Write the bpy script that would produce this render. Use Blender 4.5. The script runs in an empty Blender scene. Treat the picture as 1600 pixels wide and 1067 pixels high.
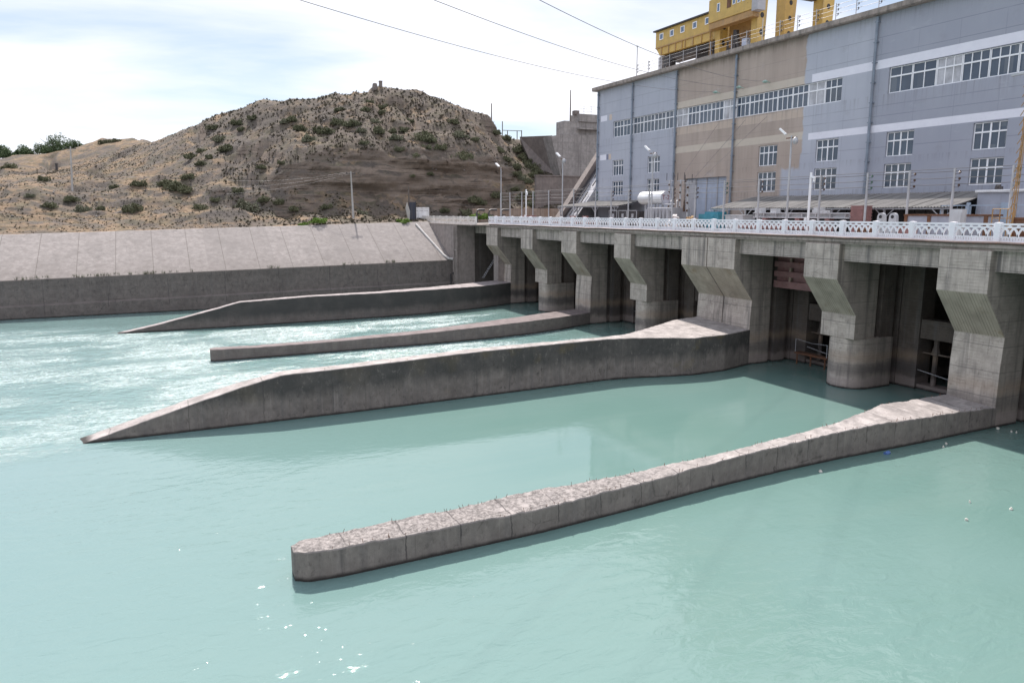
import bpy, bmesh, math, random
import numpy as np
from mathutils import Vector, Matrix

random.seed(7)
rng = np.random.default_rng(11)
C = bpy.context.scene.collection
SC = bpy.context.scene
PI = math.pi
CLOUD = 10.5
CLOUD_SHIFT = (3.0, 1.0)
EXPOSURE = 0.66

# ------------------------------------------------------------------ survey of the place
# metres; X runs upstream (into the dam), Y along the dam face, Z up, water level 0
CAM = np.array([0.0, 0.0, 11.2])
F_PX, CX, CY = 1160.0, 800.0, 533.5
PITCH = math.atan(202.5 / F_PX)
HEAD = math.atan2(560.0, F_PX * math.cos(PITCH) + 202.5 * math.sin(PITCH))
FW = np.array([math.sin(HEAD) * math.cos(PITCH), math.cos(HEAD) * math.cos(PITCH), -math.sin(PITCH)])
RT = np.array([math.cos(HEAD), -math.sin(HEAD), 0.0])
UP = np.cross(RT, FW)


def sight(px, py, Y):
    """surveyed point: sight line through a photo pixel met with the plane Y = const"""
    r = FW * F_PX + RT * (px - CX) + UP * (CY - py)
    return CAM + r * ((Y - CAM[1]) / r[1])


# ------------------------------------------------------------------ mesh helpers
class MB:
    def __init__(self):
        self.v, self.f = [], []

    def add(self, verts, faces):
        b = len(self.v)
        self.v.extend([tuple(map(float, p)) for p in verts])
        self.f.extend([tuple(b + i for i in f) for f in faces])
        return self

    def box(self, x0, x1, y0, y1, z0, z1):
        x0, x1 = min(x0, x1), max(x0, x1); y0, y1 = min(y0, y1), max(y0, y1); z0, z1 = min(z0, z1), max(z0, z1)
        v = [(x0, y0, z0), (x1, y0, z0), (x1, y1, z0), (x0, y1, z0), (x0, y0, z1), (x1, y0, z1), (x1, y1, z1), (x0, y1, z1)]
        return self.add(v, [(0, 3, 2, 1), (4, 5, 6, 7), (0, 1, 5, 4), (1, 2, 6, 5), (2, 3, 7, 6), (3, 0, 4, 7)])

    def prism(self, poly, a0, a1, axis='Y'):
        """closed polygon pushed along an axis; poly in (X,Z) for Y, (X,Y) for Z, (Y,Z) for X"""
        n = len(poly)
        def P(p, a):
            if axis == 'Y': return (p[0], a, p[1])
            if axis == 'Z': return (p[0], p[1], a)
            return (a, p[0], p[1])
        v = [P(p, a0) for p in poly] + [P(p, a1) for p in poly]
        f = [tuple(range(n)), tuple(range(2 * n - 1, n - 1, -1))]
        for i in range(n):
            j = (i + 1) % n
            f.append((i, i + n, j + n, j))
        return self.add(v, f)

    def tube(self, pts, r, n=8, r1=None, caps=True):
        pts = [Vector(p) for p in pts]
        m = len(pts)
        vs, fs = [], []
        for i, p in enumerate(pts):
            d = (pts[min(i + 1, m - 1)] - pts[max(i - 1, 0)]).normalized()
            a = Vector((0, 0, 1)) if abs(d.z) < 0.95 else Vector((1, 0, 0))
            u = d.cross(a).normalized(); w = d.cross(u)
            rr = r if r1 is None else r + (r1 - r) * i / max(1, m - 1)
            for k in range(n):
                t = 2 * PI * k / n
                vs.append(p + u * (rr * math.cos(t)) + w * (rr * math.sin(t)))
        for i in range(m - 1):
            for k in range(n):
                k2 = (k + 1) % n
                fs.append((i * n + k, i * n + k2, (i + 1) * n + k2, (i + 1) * n + k))
        if caps:
            fs.append(tuple(range(n - 1, -1, -1)))
            fs.append(tuple((m - 1) * n + k for k in range(n)))
        return self.add(vs, fs)

    def bar(self, p, q, w, h):
        """rectangular bar from p to q"""
        p, q = Vector(p), Vector(q)
        d = (q - p).normalized()
        a = Vector((0, 0, 1)) if abs(d.z) < 0.95 else Vector((1, 0, 0))
        u = d.cross(a).normalized() * (w / 2); t = u.cross(d).normalized() * (h / 2)
        v = [p - u - t, p + u - t, p + u + t, p - u + t, q - u - t, q + u - t, q + u + t, q - u + t]
        return self.add(v, [(0, 3, 2, 1), (4, 5, 6, 7), (0, 1, 5, 4), (1, 2, 6, 5), (2, 3, 7, 6), (3, 0, 4, 7)])

    def lathe(self, prof, c, n=16):
        """profile (r, z) turned round a vertical axis at c"""
        vs, fs = [], []
        m = len(prof)
        for r, z in prof:
            for k in range(n):
                t = 2 * PI * k / n
                vs.append((c[0] + r * math.cos(t), c[1] + r * math.sin(t), c[2] + z))
        for i in range(m - 1):
            for k in range(n):
                k2 = (k + 1) % n
                fs.append((i * n + k, i * n + k2, (i + 1) * n + k2, (i + 1) * n + k))
        fs.append(tuple(range(n - 1, -1, -1)))
        fs.append(tuple((m - 1) * n + k for k in range(n)))
        return self.add(vs, fs)

    def build(self, name, mat, parent=None, loc=None, smooth=False, bevel=0.0, recalc=True):
        off = Vector((0, 0, 0))
        if parent is not None:
            p = parent
            while p is not None:
                off += p.location; p = p.parent
        elif loc is not None:
            off = Vector(loc)
        me = bpy.data.meshes.new(name)
        me.from_pydata([(x - off.x, y - off.y, z - off.z) for x, y, z in self.v], [], self.f)
        if recalc:
            bm = bmesh.new(); bm.from_mesh(me)
            bmesh.ops.recalc_face_normals(bm, faces=bm.faces)
            bm.to_mesh(me); bm.free()
        me.materials.append(mat)
        if smooth:
            me.polygons.foreach_set('use_smooth', [True] * len(me.polygons))
        o = bpy.data.objects.new(name, me)
        C.objects.link(o)
        if parent is not None:
            o.parent = parent
        elif loc is not None:
            o.location = loc
        if bevel > 0:
            b = o.modifiers.new('bevel', 'BEVEL'); b.width = bevel; b.segments = 2; b.limit_method = 'ANGLE'
        if smooth:
            try:
                me.set_sharp_from_angle(angle=math.radians(40))
            except Exception:
                pass
        return o


def tag(o, label, cat, group=None):
    o['label'] = label; o['category'] = cat; o['kind'] = 'thing'
    if group: o['group'] = group
    return o


def thing(name, label, cat, loc, group=None):
    o = bpy.data.objects.new(name, None)
    o.empty_display_size = 0.3
    C.objects.link(o); o.location = loc
    return tag(o, label, cat, group)


def structure(o):
    o['kind'] = 'structure'; return o


def copy_tree(o, parent=None):
    c = o.copy(); C.objects.link(c)
    if parent is not None: c.parent = parent
    for ch in list(o.children):
        copy_tree(ch, c)
    return c


# ------------------------------------------------------------------ materials
class NT:
    def __init__(self, name):
        self.m = bpy.data.materials.new(name); self.m.use_nodes = True
        self.t = self.m.node_tree
        self.b = self.t.nodes['Principled BSDF']
        self._pos = None

    def node(self, typ, **kw):
        n = self.t.nodes.new(typ)
        for k, v in kw.items(): setattr(n, k, v)
        return n

    def put(self, sock, val):
        if isinstance(val, bpy.types.NodeSocket): self.t.links.new(val, sock)
        elif val is not None:
            if isinstance(val, (tuple, list)) and len(val) == 3 and sock.type == 'RGBA': val = (*val, 1)
            sock.default_value = val

    def pos(self):
        if self._pos is None:
            self._pos = self.node('ShaderNodeNewGeometry').outputs['Position']
        return self._pos

    def nrm(self):
        return self.node('ShaderNodeNewGeometry').outputs['Normal']

    def xyz(self, v=None):
        n = self.node('ShaderNodeSeparateXYZ'); self.put(n.inputs[0], v if v is not None else self.pos())
        return n.outputs

    def scale(self, s, v=None, rot=None):
        n = self.node('ShaderNodeMapping'); self.put(n.inputs['Vector'], v if v is not None else self.pos())
        n.inputs['Scale'].default_value = s
        if rot: n.inputs['Rotation'].default_value = rot
        return n.outputs[0]

    def noise(self, scale, detail=4, vec=None, rough=0.55, dist=0.0):
        n = self.node('ShaderNodeTexNoise')
        self.put(n.inputs['Vector'], vec if vec is not None else self.pos())
        n.inputs['Scale'].default_value = scale; n.inputs['Detail'].default_value = detail
        n.inputs['Roughness'].default_value = rough; n.inputs['Distortion'].default_value = dist
        return n.outputs[0]

    def voro(self, scale, vec=None, feature='F1'):
        n = self.node('ShaderNodeTexVoronoi', feature=feature)
        self.put(n.inputs['Vector'], vec if vec is not None else self.pos())
        n.inputs['Scale'].default_value = scale
        return n.outputs['Distance']

    def math(self, op, a, b=None, c=None):
        n = self.node('ShaderNodeMath', operation=op)
        self.put(n.inputs[0], a)
        if b is not None: self.put(n.inputs[1], b)
        if c is not None: self.put(n.inputs[2], c)
        return n.outputs[0]

    def rng(self, v, a, b, c=0.0, d=1.0):
        n = self.node('ShaderNodeMapRange'); n.clamp = True
        self.put(n.inputs[0], v)
        for i, x in enumerate((a, b, c, d)): n.inputs[i + 1].default_value = x
        return n.outputs[0]

    def mix(self, f, a, b, blend='MIX'):
        n = self.node('ShaderNodeMix', data_type='RGBA', blend_type=blend)
        self.put(n.inputs[0], f); self.put(n.inputs[6], a); self.put(n.inputs[7], b)
        return n.outputs[2]

    def band(self, v, a, b, soft):
        """1 between a and b"""
        return self.math('MULTIPLY', self.rng(v, a - soft, a + soft), self.rng(v, b - soft, b + soft, 1, 0))

    def line(self, v, period, offset, width):
        """1 on thin lines repeating along v"""
        t = self.math('DIVIDE', self.math('SUBTRACT', v, offset), period)
        f = self.math('FRACT', t)
        d = self.math('ABSOLUTE', self.math('SUBTRACT', f, 0.5))   # .5 at the line
        return self.rng(d, 0.5 - width / period, 0.5 - 0.3 * width / period)

    def bump(self, h, strength, dist=0.05):
        n = self.node('ShaderNodeBump'); n.inputs['Strength'].default_value = strength; n.inputs['Distance'].default_value = dist
        self.put(n.inputs['Height'], h)
        self.put(self.b.inputs['Normal'], n.outputs[0])

    def done(self, col, rough=0.8, metal=0.0, spec=None):
        self.put(self.b.inputs['Base Color'], col); self.put(self.b.inputs['Roughness'], rough)
        self.b.inputs['Metallic'].default_value = metal
        if spec is not None: self.b.inputs['Specular IOR Level'].default_value = spec
        return self.m


def paint(name, col, rough=0.55, wear=0.12, metal=0.0, rust=0.0, scale=1.5, dirt=(0.20, 0.17, 0.14)):
    n = NT(name)
    k = n.noise(scale, 6)
    c = n.mix(n.rng(k, 0.35, 0.7), tuple(x * (1 - wear) for x in col), tuple(min(1, x * (1 + wear)) for x in col))
    st = n.noise(1.0, 4, n.scale((3, 3, 0.25)))
    c = n.mix(n.math('MULTIPLY', n.rng(st, 0.55, 0.75), 0.35), c, dirt)
    if rust > 0:
        r = n.noise(scale * 2.3, 8, rough=0.7)
        c = n.mix(n.rng(r, 0.62 - 0.25 * rust, 0.72 - 0.25 * rust), c, (0.16, 0.065, 0.03))
    n.bump(k, 0.15, 0.02)
    return n.done(c, rough, metal)


def concrete(name, base=(0.36, 0.33, 0.31), dark=(0.13, 0.12, 0.115), streak=0.5, board=0.0, blotch=0.5,
             soffit=None, bands=False, top_stain=None, wet=True, warm=None, joints=None, cracks=0.0, lichen=False, top_light=None, panel=None, rubble=False, sides=0.0):
    n = NT(name)
    X, Y, Z = n.xyz()
    big = n.noise(0.35, 5)
    mid = n.noise(1.6, 7, rough=0.65)
    fine = n.noise(14, 5, rough=0.7)
    c = n.mix(n.rng(mid, 0.3, 0.72), tuple(x * 0.74 for x in base), tuple(min(1, x * 1.2) for x in base))
    c = n.mix(n.math('MULTIPLY', n.rng(fine, 0.58, 0.74), 0.35), c, tuple(x * 0.5 for x in base))
    c = n.mix(n.math('MULTIPLY', n.rng(n.noise(3.2, 7, n.scale((1, 1, 0.7)), rough=0.78), 0.56, 0.66), min(0.7, 0.35 + 0.4 * streak)), c, tuple(x * 0.42 for x in base))
    if warm: c = n.mix(n.rng(big, 0.42, 0.62), c, warm)
    c = n.mix(n.math('MULTIPLY', n.rng(big, 0.5, 0.72), blotch), c, tuple(x * 0.62 for x in base))
    stv = n.noise(1.0, 6, n.scale((2.2, 2.2, 0.10)), rough=0.6)
    stf = n.noise(1.0, 5, n.scale((6.5, 6.5, 0.22)), rough=0.6)
    c = n.mix(n.math('MULTIPLY', n.rng(stv, 0.5, 0.68), streak), c, dark)
    c = n.mix(n.math('MULTIPLY', n.rng(stf, 0.55, 0.75), streak * 0.6), c, tuple(x * 0.6 for x in base))
    c = n.mix(n.math('MULTIPLY', n.rng(stf, 0.40, 0.31), streak * 0.6), c, tuple(min(1, x * 1.5) for x in base))
    drk = n.noise(1.0, 7, n.scale((3.6, 3.6, 0.14)), rough=0.7)
    c = n.mix(n.math('MULTIPLY', n.rng(drk, 0.60, 0.68), streak * 0.75), c, tuple(x * 0.55 for x in dark))
    N = n.xyz(n.nrm())
    hgt = n.math('ADD', n.math('MULTIPLY', mid, 0.6), n.math('MULTIPLY', fine, 0.5))
    if board:
        vert = n.rng(n.math('ABSOLUTE', N[2]), 0.5, 0.3)
        zj = n.math('ADD', Z, n.math('MULTIPLY', big, 0.05))
        l = n.math('MULTIPLY', n.line(zj, 0.17, 0.0, 0.016), vert)
        gap = n.rng(n.noise(0.9, 3, n.scale((1, 1, 3))), 0.42, 0.6)
        l = n.math('MULTIPLY', l, gap)
        c = n.mix(n.math('MULTIPLY', l, board), c, tuple(x * 0.45 for x in base))
        hgt = n.math('SUBTRACT', hgt, n.math('MULTIPLY', l, 0.8))
        lift = n.line(n.math('ADD', Z, n.math('MULTIPLY', mid, 0.06)), 1.35, 0.25, 0.03)
        c = n.mix(n.math('MULTIPLY', n.math('MULTIPLY', lift, vert), 0.6), c, dark)
    if sides:  # bay shade painted onto faces across Y, mixed with streaked brown grime
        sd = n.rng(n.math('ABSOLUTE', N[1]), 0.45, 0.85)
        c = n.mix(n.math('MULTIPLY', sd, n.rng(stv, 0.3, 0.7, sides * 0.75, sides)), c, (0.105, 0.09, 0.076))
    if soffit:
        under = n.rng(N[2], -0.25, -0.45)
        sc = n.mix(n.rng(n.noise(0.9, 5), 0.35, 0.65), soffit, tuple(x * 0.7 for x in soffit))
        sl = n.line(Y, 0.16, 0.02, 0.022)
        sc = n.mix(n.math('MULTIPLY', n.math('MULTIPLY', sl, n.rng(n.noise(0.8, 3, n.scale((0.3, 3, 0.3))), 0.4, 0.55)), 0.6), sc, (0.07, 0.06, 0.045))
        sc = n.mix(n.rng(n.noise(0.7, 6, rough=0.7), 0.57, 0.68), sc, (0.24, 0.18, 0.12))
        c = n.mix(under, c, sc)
    if bands:
        w = n.math('ADD', Z, n.math('MULTIPLY', n.math('SUBTRACT', n.noise(1.2, 5, n.scale((1.5, 1.5, 0.6))), 0.5), 0.7))
        c = n.mix(n.math('MULTIPLY', n.band(w, 1.75, 2.35, 0.22), 0.34), c, (0.33, 0.235, 0.165))
        c = n.mix(n.math('MULTIPLY', n.band(w, 0.92, 1.62, 0.2), n.rng(n.noise(0.16, 2), 0.35, 0.6, 0.35, 0.8)), c, (0.07, 0.062, 0.062))
        c = n.mix(n.math('MULTIPLY', n.rng(w, 0.8, 0.6), 0.5), c, (0.29, 0.24, 0.225))
    if top_stain is not None:
        z0, amt, vary, slope = top_stain
        dr = n.noise(1.0, 6, n.scale((1.3, 1.3, 0.16)), rough=0.62)
        w = n.math('ADD', Z, n.math('MULTIPLY', n.math('SUBTRACT', dr, 0.5), vary))
        if slope: w = n.math('SUBTRACT', w, n.math('MULTIPLY', X, slope))
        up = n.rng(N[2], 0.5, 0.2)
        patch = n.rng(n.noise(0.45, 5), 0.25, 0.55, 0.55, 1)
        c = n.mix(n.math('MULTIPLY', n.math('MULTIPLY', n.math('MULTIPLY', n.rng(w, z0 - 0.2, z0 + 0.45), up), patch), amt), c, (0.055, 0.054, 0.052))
        if lichen:
            lz = n.rng(n.math('ADD', n.noise(0.5, 5), n.math('MULTIPLY', Z, 0.06)), 0.66, 0.78)
            lz = n.math('MULTIPLY', lz, n.rng(X, 14, 24, 0.25, 1))
            c = n.mix(n.math('MULTIPLY', n.math('MULTIPLY', lz, up), 0.5), c, (0.15, 0.115, 0.05))
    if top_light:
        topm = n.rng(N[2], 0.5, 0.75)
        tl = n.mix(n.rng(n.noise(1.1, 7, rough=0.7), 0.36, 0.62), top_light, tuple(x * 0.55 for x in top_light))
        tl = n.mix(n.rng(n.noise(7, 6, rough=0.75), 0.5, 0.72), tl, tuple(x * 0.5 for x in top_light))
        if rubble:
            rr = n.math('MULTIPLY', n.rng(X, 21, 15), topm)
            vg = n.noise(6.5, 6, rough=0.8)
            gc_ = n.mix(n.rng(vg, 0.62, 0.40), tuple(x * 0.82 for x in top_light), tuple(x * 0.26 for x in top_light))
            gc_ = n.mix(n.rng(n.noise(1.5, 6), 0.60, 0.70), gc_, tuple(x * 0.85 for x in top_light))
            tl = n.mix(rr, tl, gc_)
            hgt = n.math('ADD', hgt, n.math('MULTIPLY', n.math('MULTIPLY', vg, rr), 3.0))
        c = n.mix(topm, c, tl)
    if panel:
        sdm = n.rng(n.math('ABSOLUTE', N[2]), 0.5, 0.3)
        pit = n.noise(2.4, 9, n.scale((1.6, 1.6, 1.0)), rough=0.82)
        pit2 = n.noise(0.9, 5, rough=0.6)
        c = n.mix(n.math('MULTIPLY', n.math('MULTIPLY', n.rng(pit, 0.54, 0.62), n.rng(pit2, 0.42, 0.58, 0.15, 1)), n.math('MULTIPLY', sdm, 0.75)), c, (0.05, 0.045, 0.042))
        c = n.mix(n.math('MULTIPLY', n.math('MULTIPLY', n.rng(pit, 0.45, 0.36), sdm), 0.4), c, tuple(min(1, x * 1.45) for x in base))
    if joints:
        per, off, wd = joints
        wn = n.node('ShaderNodeTexWhiteNoise', noise_dimensions='1D'); n.put(wn.inputs['W'], n.math('FLOOR', n.math('ADD', n.math('DIVIDE', n.math('SUBTRACT', X, off), per), 0.5)))
        c = n.mix(n.math('MULTIPLY', wn.outputs[0], 0.38), c, tuple(x * 0.66 for x in base))
        lowd = n.rng(n.math('ADD', Z, n.math('MULTIPLY', n.math('SUBTRACT', mid, 0.5), 2.5)), 6.2, 4.6)
        c = n.mix(n.math('MULTIPLY', lowd, 0.3), c, (0.13, 0.11, 0.10))
        c = n.mix(n.math('MULTIPLY', n.line(n.math('ADD', X, n.math('MULTIPLY', mid, 0.12)), per, off, wd), 0.75), c, (0.085, 0.075, 0.065))
    if panel:
        pv = n.line(n.math('ADD', X, n.math('MULTIPLY', mid, 0.25)), panel[0], 1.0, 0.035)
        pv = n.math('MULTIPLY', pv, n.rng(n.noise(0.6, 3), 0.4, 0.55))
        c = n.mix(n.math('MULTIPLY', pv, panel[1]), c, (0.05, 0.045, 0.045))
    if cracks:
        v = n.voro(0.42, n.scale((1, 1, 1.7), n.node('ShaderNodeNewGeometry').outputs['Position']), 'DISTANCE_TO_EDGE')
        w = n.math('ADD', v, n.math('MULTIPLY', n.math('SUBTRACT', mid, 0.5), 0.09))
        w = n.math('ADD', w, n.math('MULTIPLY', n.math('SUBTRACT', fine, 0.5), 0.03))
        sp = n.rng(n.noise(0.22, 3), 0.52, 0.6)
        c = n.mix(n.math('MULTIPLY', n.math('MULTIPLY', n.rng(n.math('ABSOLUTE', w), 0.012, 0.004), sp), min(1, cracks * 2.2)), c, (0.06, 0.055, 0.05))
    if wet:
        ww = n.math('ADD', Z, n.math('MULTIPLY', n.math('SUBTRACT', n.noise(2.5, 4), 0.5), 0.12))
        c = n.mix(n.rng(ww, 0.17, 0.05), c, (0.032, 0.028, 0.026))
    n.bump(hgt, 0.55, 0.035)
    return n.done(c, 0.88, spec=0.25)


M = {}
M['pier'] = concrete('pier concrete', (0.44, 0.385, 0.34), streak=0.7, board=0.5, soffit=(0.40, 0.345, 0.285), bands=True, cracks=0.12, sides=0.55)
M['pier_deep'] = concrete('pier inner concrete', (0.125, 0.104, 0.09), streak=0.75, board=0.35, blotch=0.8, bands=True)  # pier concrete darkened to carry the shade deep in the bays
M['recess'] = concrete('shade-darkened recess concrete', (0.085, 0.073, 0.065), streak=0.6, blotch=0.7, bands=False)  # shade of the end recess put into the base colour
M['beam'] = concrete('beam concrete', (0.40, 0.352, 0.315), streak=1.0, board=0.5, wet=False, cracks=0.08)
M['slab'] = concrete('deck slab concrete', (0.34, 0.29, 0.26), streak=0.7, wet=False)
TOPL = (0.38, 0.345, 0.328)
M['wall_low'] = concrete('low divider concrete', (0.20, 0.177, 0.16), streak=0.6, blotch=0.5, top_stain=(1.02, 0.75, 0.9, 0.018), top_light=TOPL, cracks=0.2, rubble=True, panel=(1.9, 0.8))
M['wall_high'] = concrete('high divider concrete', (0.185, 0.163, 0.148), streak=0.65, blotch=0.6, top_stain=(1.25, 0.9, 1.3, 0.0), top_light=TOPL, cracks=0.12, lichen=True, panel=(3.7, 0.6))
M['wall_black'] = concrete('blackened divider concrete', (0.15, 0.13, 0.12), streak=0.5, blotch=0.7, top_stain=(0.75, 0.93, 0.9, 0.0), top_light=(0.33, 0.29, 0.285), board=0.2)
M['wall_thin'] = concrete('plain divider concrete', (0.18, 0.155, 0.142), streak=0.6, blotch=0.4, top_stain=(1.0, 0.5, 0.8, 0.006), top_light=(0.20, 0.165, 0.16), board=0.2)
M['lining'] = concrete('slope lining', (0.235, 0.213, 0.202), dark=(0.14, 0.118, 0.105), streak=0.3, blotch=0.6, wet=False, joints=(3.84, -0.42, 0.05), cracks=0.1)
M['bank_wall'] = concrete('bank wall concrete', (0.15, 0.13, 0.12), streak=0.45, blotch=0.6, board=0.25, cracks=0.22, panel=(6.1, 0.85))
M['abutment'] = concrete('abutment concrete', (0.29, 0.25, 0.232), dark=(0.16, 0.13, 0.12), streak=0.55, blotch=0.4, wet=False)
M['old_concrete'] = concrete('old concrete', (0.20, 0.17, 0.158), streak=0.55, blotch=0.6, wet=False)
M['rusty_concrete'] = concrete('stained concrete', (0.30, 0.235, 0.195), dark=(0.22, 0.14, 0.09), streak=0.85, blotch=0.4, wet=False)
M['upper_dam'] = concrete('upper dam concrete', (0.30, 0.277, 0.265), dark=(0.15, 0.135, 0.13), streak=0.65, blotch=0.5, wet=False, board=0.15)
M['asphalt'] = concrete('yard concrete', (0.15, 0.135, 0.125), streak=0.0, wet=False)
M['white_rail'] = paint('white rail paint', (0.80, 0.785, 0.82), 0.55, 0.05, dirt=(0.5, 0.47, 0.44))
M['old_rail'] = paint('weathered rail paint', (0.66, 0.63, 0.60), 0.6, 0.10, rust=0.12)
M['brown_pipe'] = paint('brown pipe paint', (0.085, 0.055, 0.048), 0.5, 0.2, rust=0.3)
M['maroon'] = paint('maroon gate paint', (0.22, 0.12, 0.118), 0.6, 0.2, rust=0.15)
M['red_paint'] = paint('faded red paint', (0.30, 0.155, 0.145), 0.6, 0.2)
M['steel'] = paint('grey painted steel', (0.36, 0.36, 0.385), 0.5, 0.1)
M['galv'] = paint('galvanised steel', (0.42, 0.42, 0.44), 0.5, 0.1, 0.25)
M['dark_steel'] = paint('dark steel', (0.045, 0.04, 0.043), 0.5, 0.2)
M['silver'] = paint('silver paint', (0.72, 0.73, 0.75), 0.38, 0.06, 0.15)
M['silver_dull'] = paint('tank end paint', (0.50, 0.50, 0.56), 0.5, 0.06)
M['light_steel'] = paint('light grey steel', (0.50, 0.505, 0.52), 0.5, 0.1)
M['white'] = paint('white paint', (0.80, 0.80, 0.82), 0.5, 0.05)
M['frame_white'] = paint('window frame white', (0.82, 0.82, 0.85), 0.4, 0.04, dirt=(0.5, 0.5, 0.5))
M['film'] = paint('white film on glass', (0.42, 0.42, 0.45), 0.35, 0.3)
M['blue_pipe'] = paint('blue grey pipe paint', (0.20, 0.235, 0.29), 0.5, 0.15)
M['gate_blue'] = paint('blue grey door paint', (0.35, 0.395, 0.49), 0.5, 0.1)
M['light_blue'] = paint('light blue paint', (0.36, 0.44, 0.54), 0.5, 0.1)
M['annex'] = paint('annex wall paint', (0.37, 0.385, 0.45), 0.8, 0.1)
M['yellow'] = paint('crane yellow', (0.50, 0.335, 0.09), 0.5, 0.1, rust=0.05)
M['orange'] = paint('crane orange', (0.37, 0.22, 0.085), 0.5, 0.15, rust=0.1)
M['crane_dark'] = paint('crane underside', (0.045, 0.042, 0.045), 0.6, 0.2)
M['black'] = paint('black rubber', (0.02, 0.02, 0.022), 0.6, 0.1)
M['ceramic'] = paint('brown glazed insulator', (0.075, 0.035, 0.02), 0.2, 0.2)
M['ceramic_green'] = paint('green glass insulator', (0.04, 0.10, 0.07), 0.15, 0.2)
M['rust'] = paint('rusty steel', (0.15, 0.075, 0.045), 0.85, 0.3, rust=0.5)
M['navy'] = paint('dark navy paint', (0.03, 0.035, 0.055), 0.5, 0.1)
M['cyan'] = paint('turquoise machine paint', (0.05, 0.25, 0.33), 0.5, 0.15)
M['wood'] = paint('dry wood', (0.30, 0.19, 0.09), 0.85, 0.25)
M['rubble'] = paint('rubble', (0.17, 0.155, 0.145), 0.9, 0.35, scale=6)
M['sack'] = paint('pale sacks', (0.62, 0.58, 0.57), 0.9, 0.2, scale=5)
M['pole_concrete'] = paint('pole concrete', (0.40, 0.385, 0.37), 0.85, 0.1)
M['pole_wood'] = paint('old pole wood', (0.13, 0.11, 0.095), 0.9, 0.2)
M['foam'] = paint('pale foam plastic', (0.55, 0.53, 0.48), 0.7, 0.05)
M['bottle_blue'] = paint('blue plastic', (0.10, 0.18, 0.42), 0.25, 0.1)
M['lamp_green'] = paint('pale green lamp', (0.36, 0.52, 0.46), 0.4, 0.1)
M['red_letter'] = paint('dark red lettering', (0.22, 0.03, 0.035), 0.6, 0.1)
M['wire'] = paint('wire', (0.14, 0.135, 0.14), 0.5, 0.1)


def glass():
    n = NT('window glass')
    k = n.noise(0.35, 3)
    c = n.mix(n.rng(k, 0.4, 0.62), (0.045, 0.068, 0.105), (0.075, 0.105, 0.15))
    oi = n.node('ShaderNodeObjectInfo')
    X, Y, Z = n.xyz()
    cell = n.node('ShaderNodeTexWhiteNoise', noise_dimensions='2D'); cv = n.node('ShaderNodeCombineXYZ'); n.put(cv.inputs[0], n.math('FLOOR', n.math('MULTIPLY', Y, 1.8))); n.put(cv.inputs[1], n.math('FLOOR', n.math('MULTIPLY', Z, 0.9))); n.put(cell.inputs['Vector'], cv.outputs[0])
    c = n.mix(n.rng(cell.outputs[0], 0.72, 1.0, 0, 0.5), c, (0.20, 0.215, 0.235))
    c = n.mix(n.math('MULTIPLY', oi.outputs['Random'], 0.4), c, (0.03, 0.045, 0.068))
    n.bump(n.noise(0.9, 3), 0.12, 0.03)
    return n.done(c, 0.06, spec=0.6)
M['glass'] = glass()
n_ = NT('crane window glass'); M['blue_glass'] = n_.done((0.12, 0.17, 0.26), 0.08)


def roofing():
    n = NT('weathered corrugated sheet')
    X, Y, Z = n.xyz()
    sheet = n.math('FLOOR', n.math('DIVIDE', Y, 1.05))
    w = n.node('ShaderNodeTexWhiteNoise', noise_dimensions='1D'); n.put(w.inputs['W'], sheet)
    k = n.noise(2.0, 6, n.scale((0.4, 1.6, 0.4)))
    c = n.mix(n.rng(k, 0.3, 0.7), (0.12, 0.117, 0.115), (0.22, 0.213, 0.205))
    c = n.mix(n.math('MULTIPLY', w.outputs[0], 0.4), c, (0.27, 0.258, 0.243))
    c = n.mix(n.math('MULTIPLY', n.line(Y, 1.05, 0.0, 0.09), 0.85), c, (0.05, 0.047, 0.045))
    c = n.mix(n.math('MULTIPLY', n.line(X, 1.7, 0.4, 0.05), 0.4), c, (0.12, 0.11, 0.10))
    return n.done(c, 0.85)
M['corrugated'] = roofing()


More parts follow.
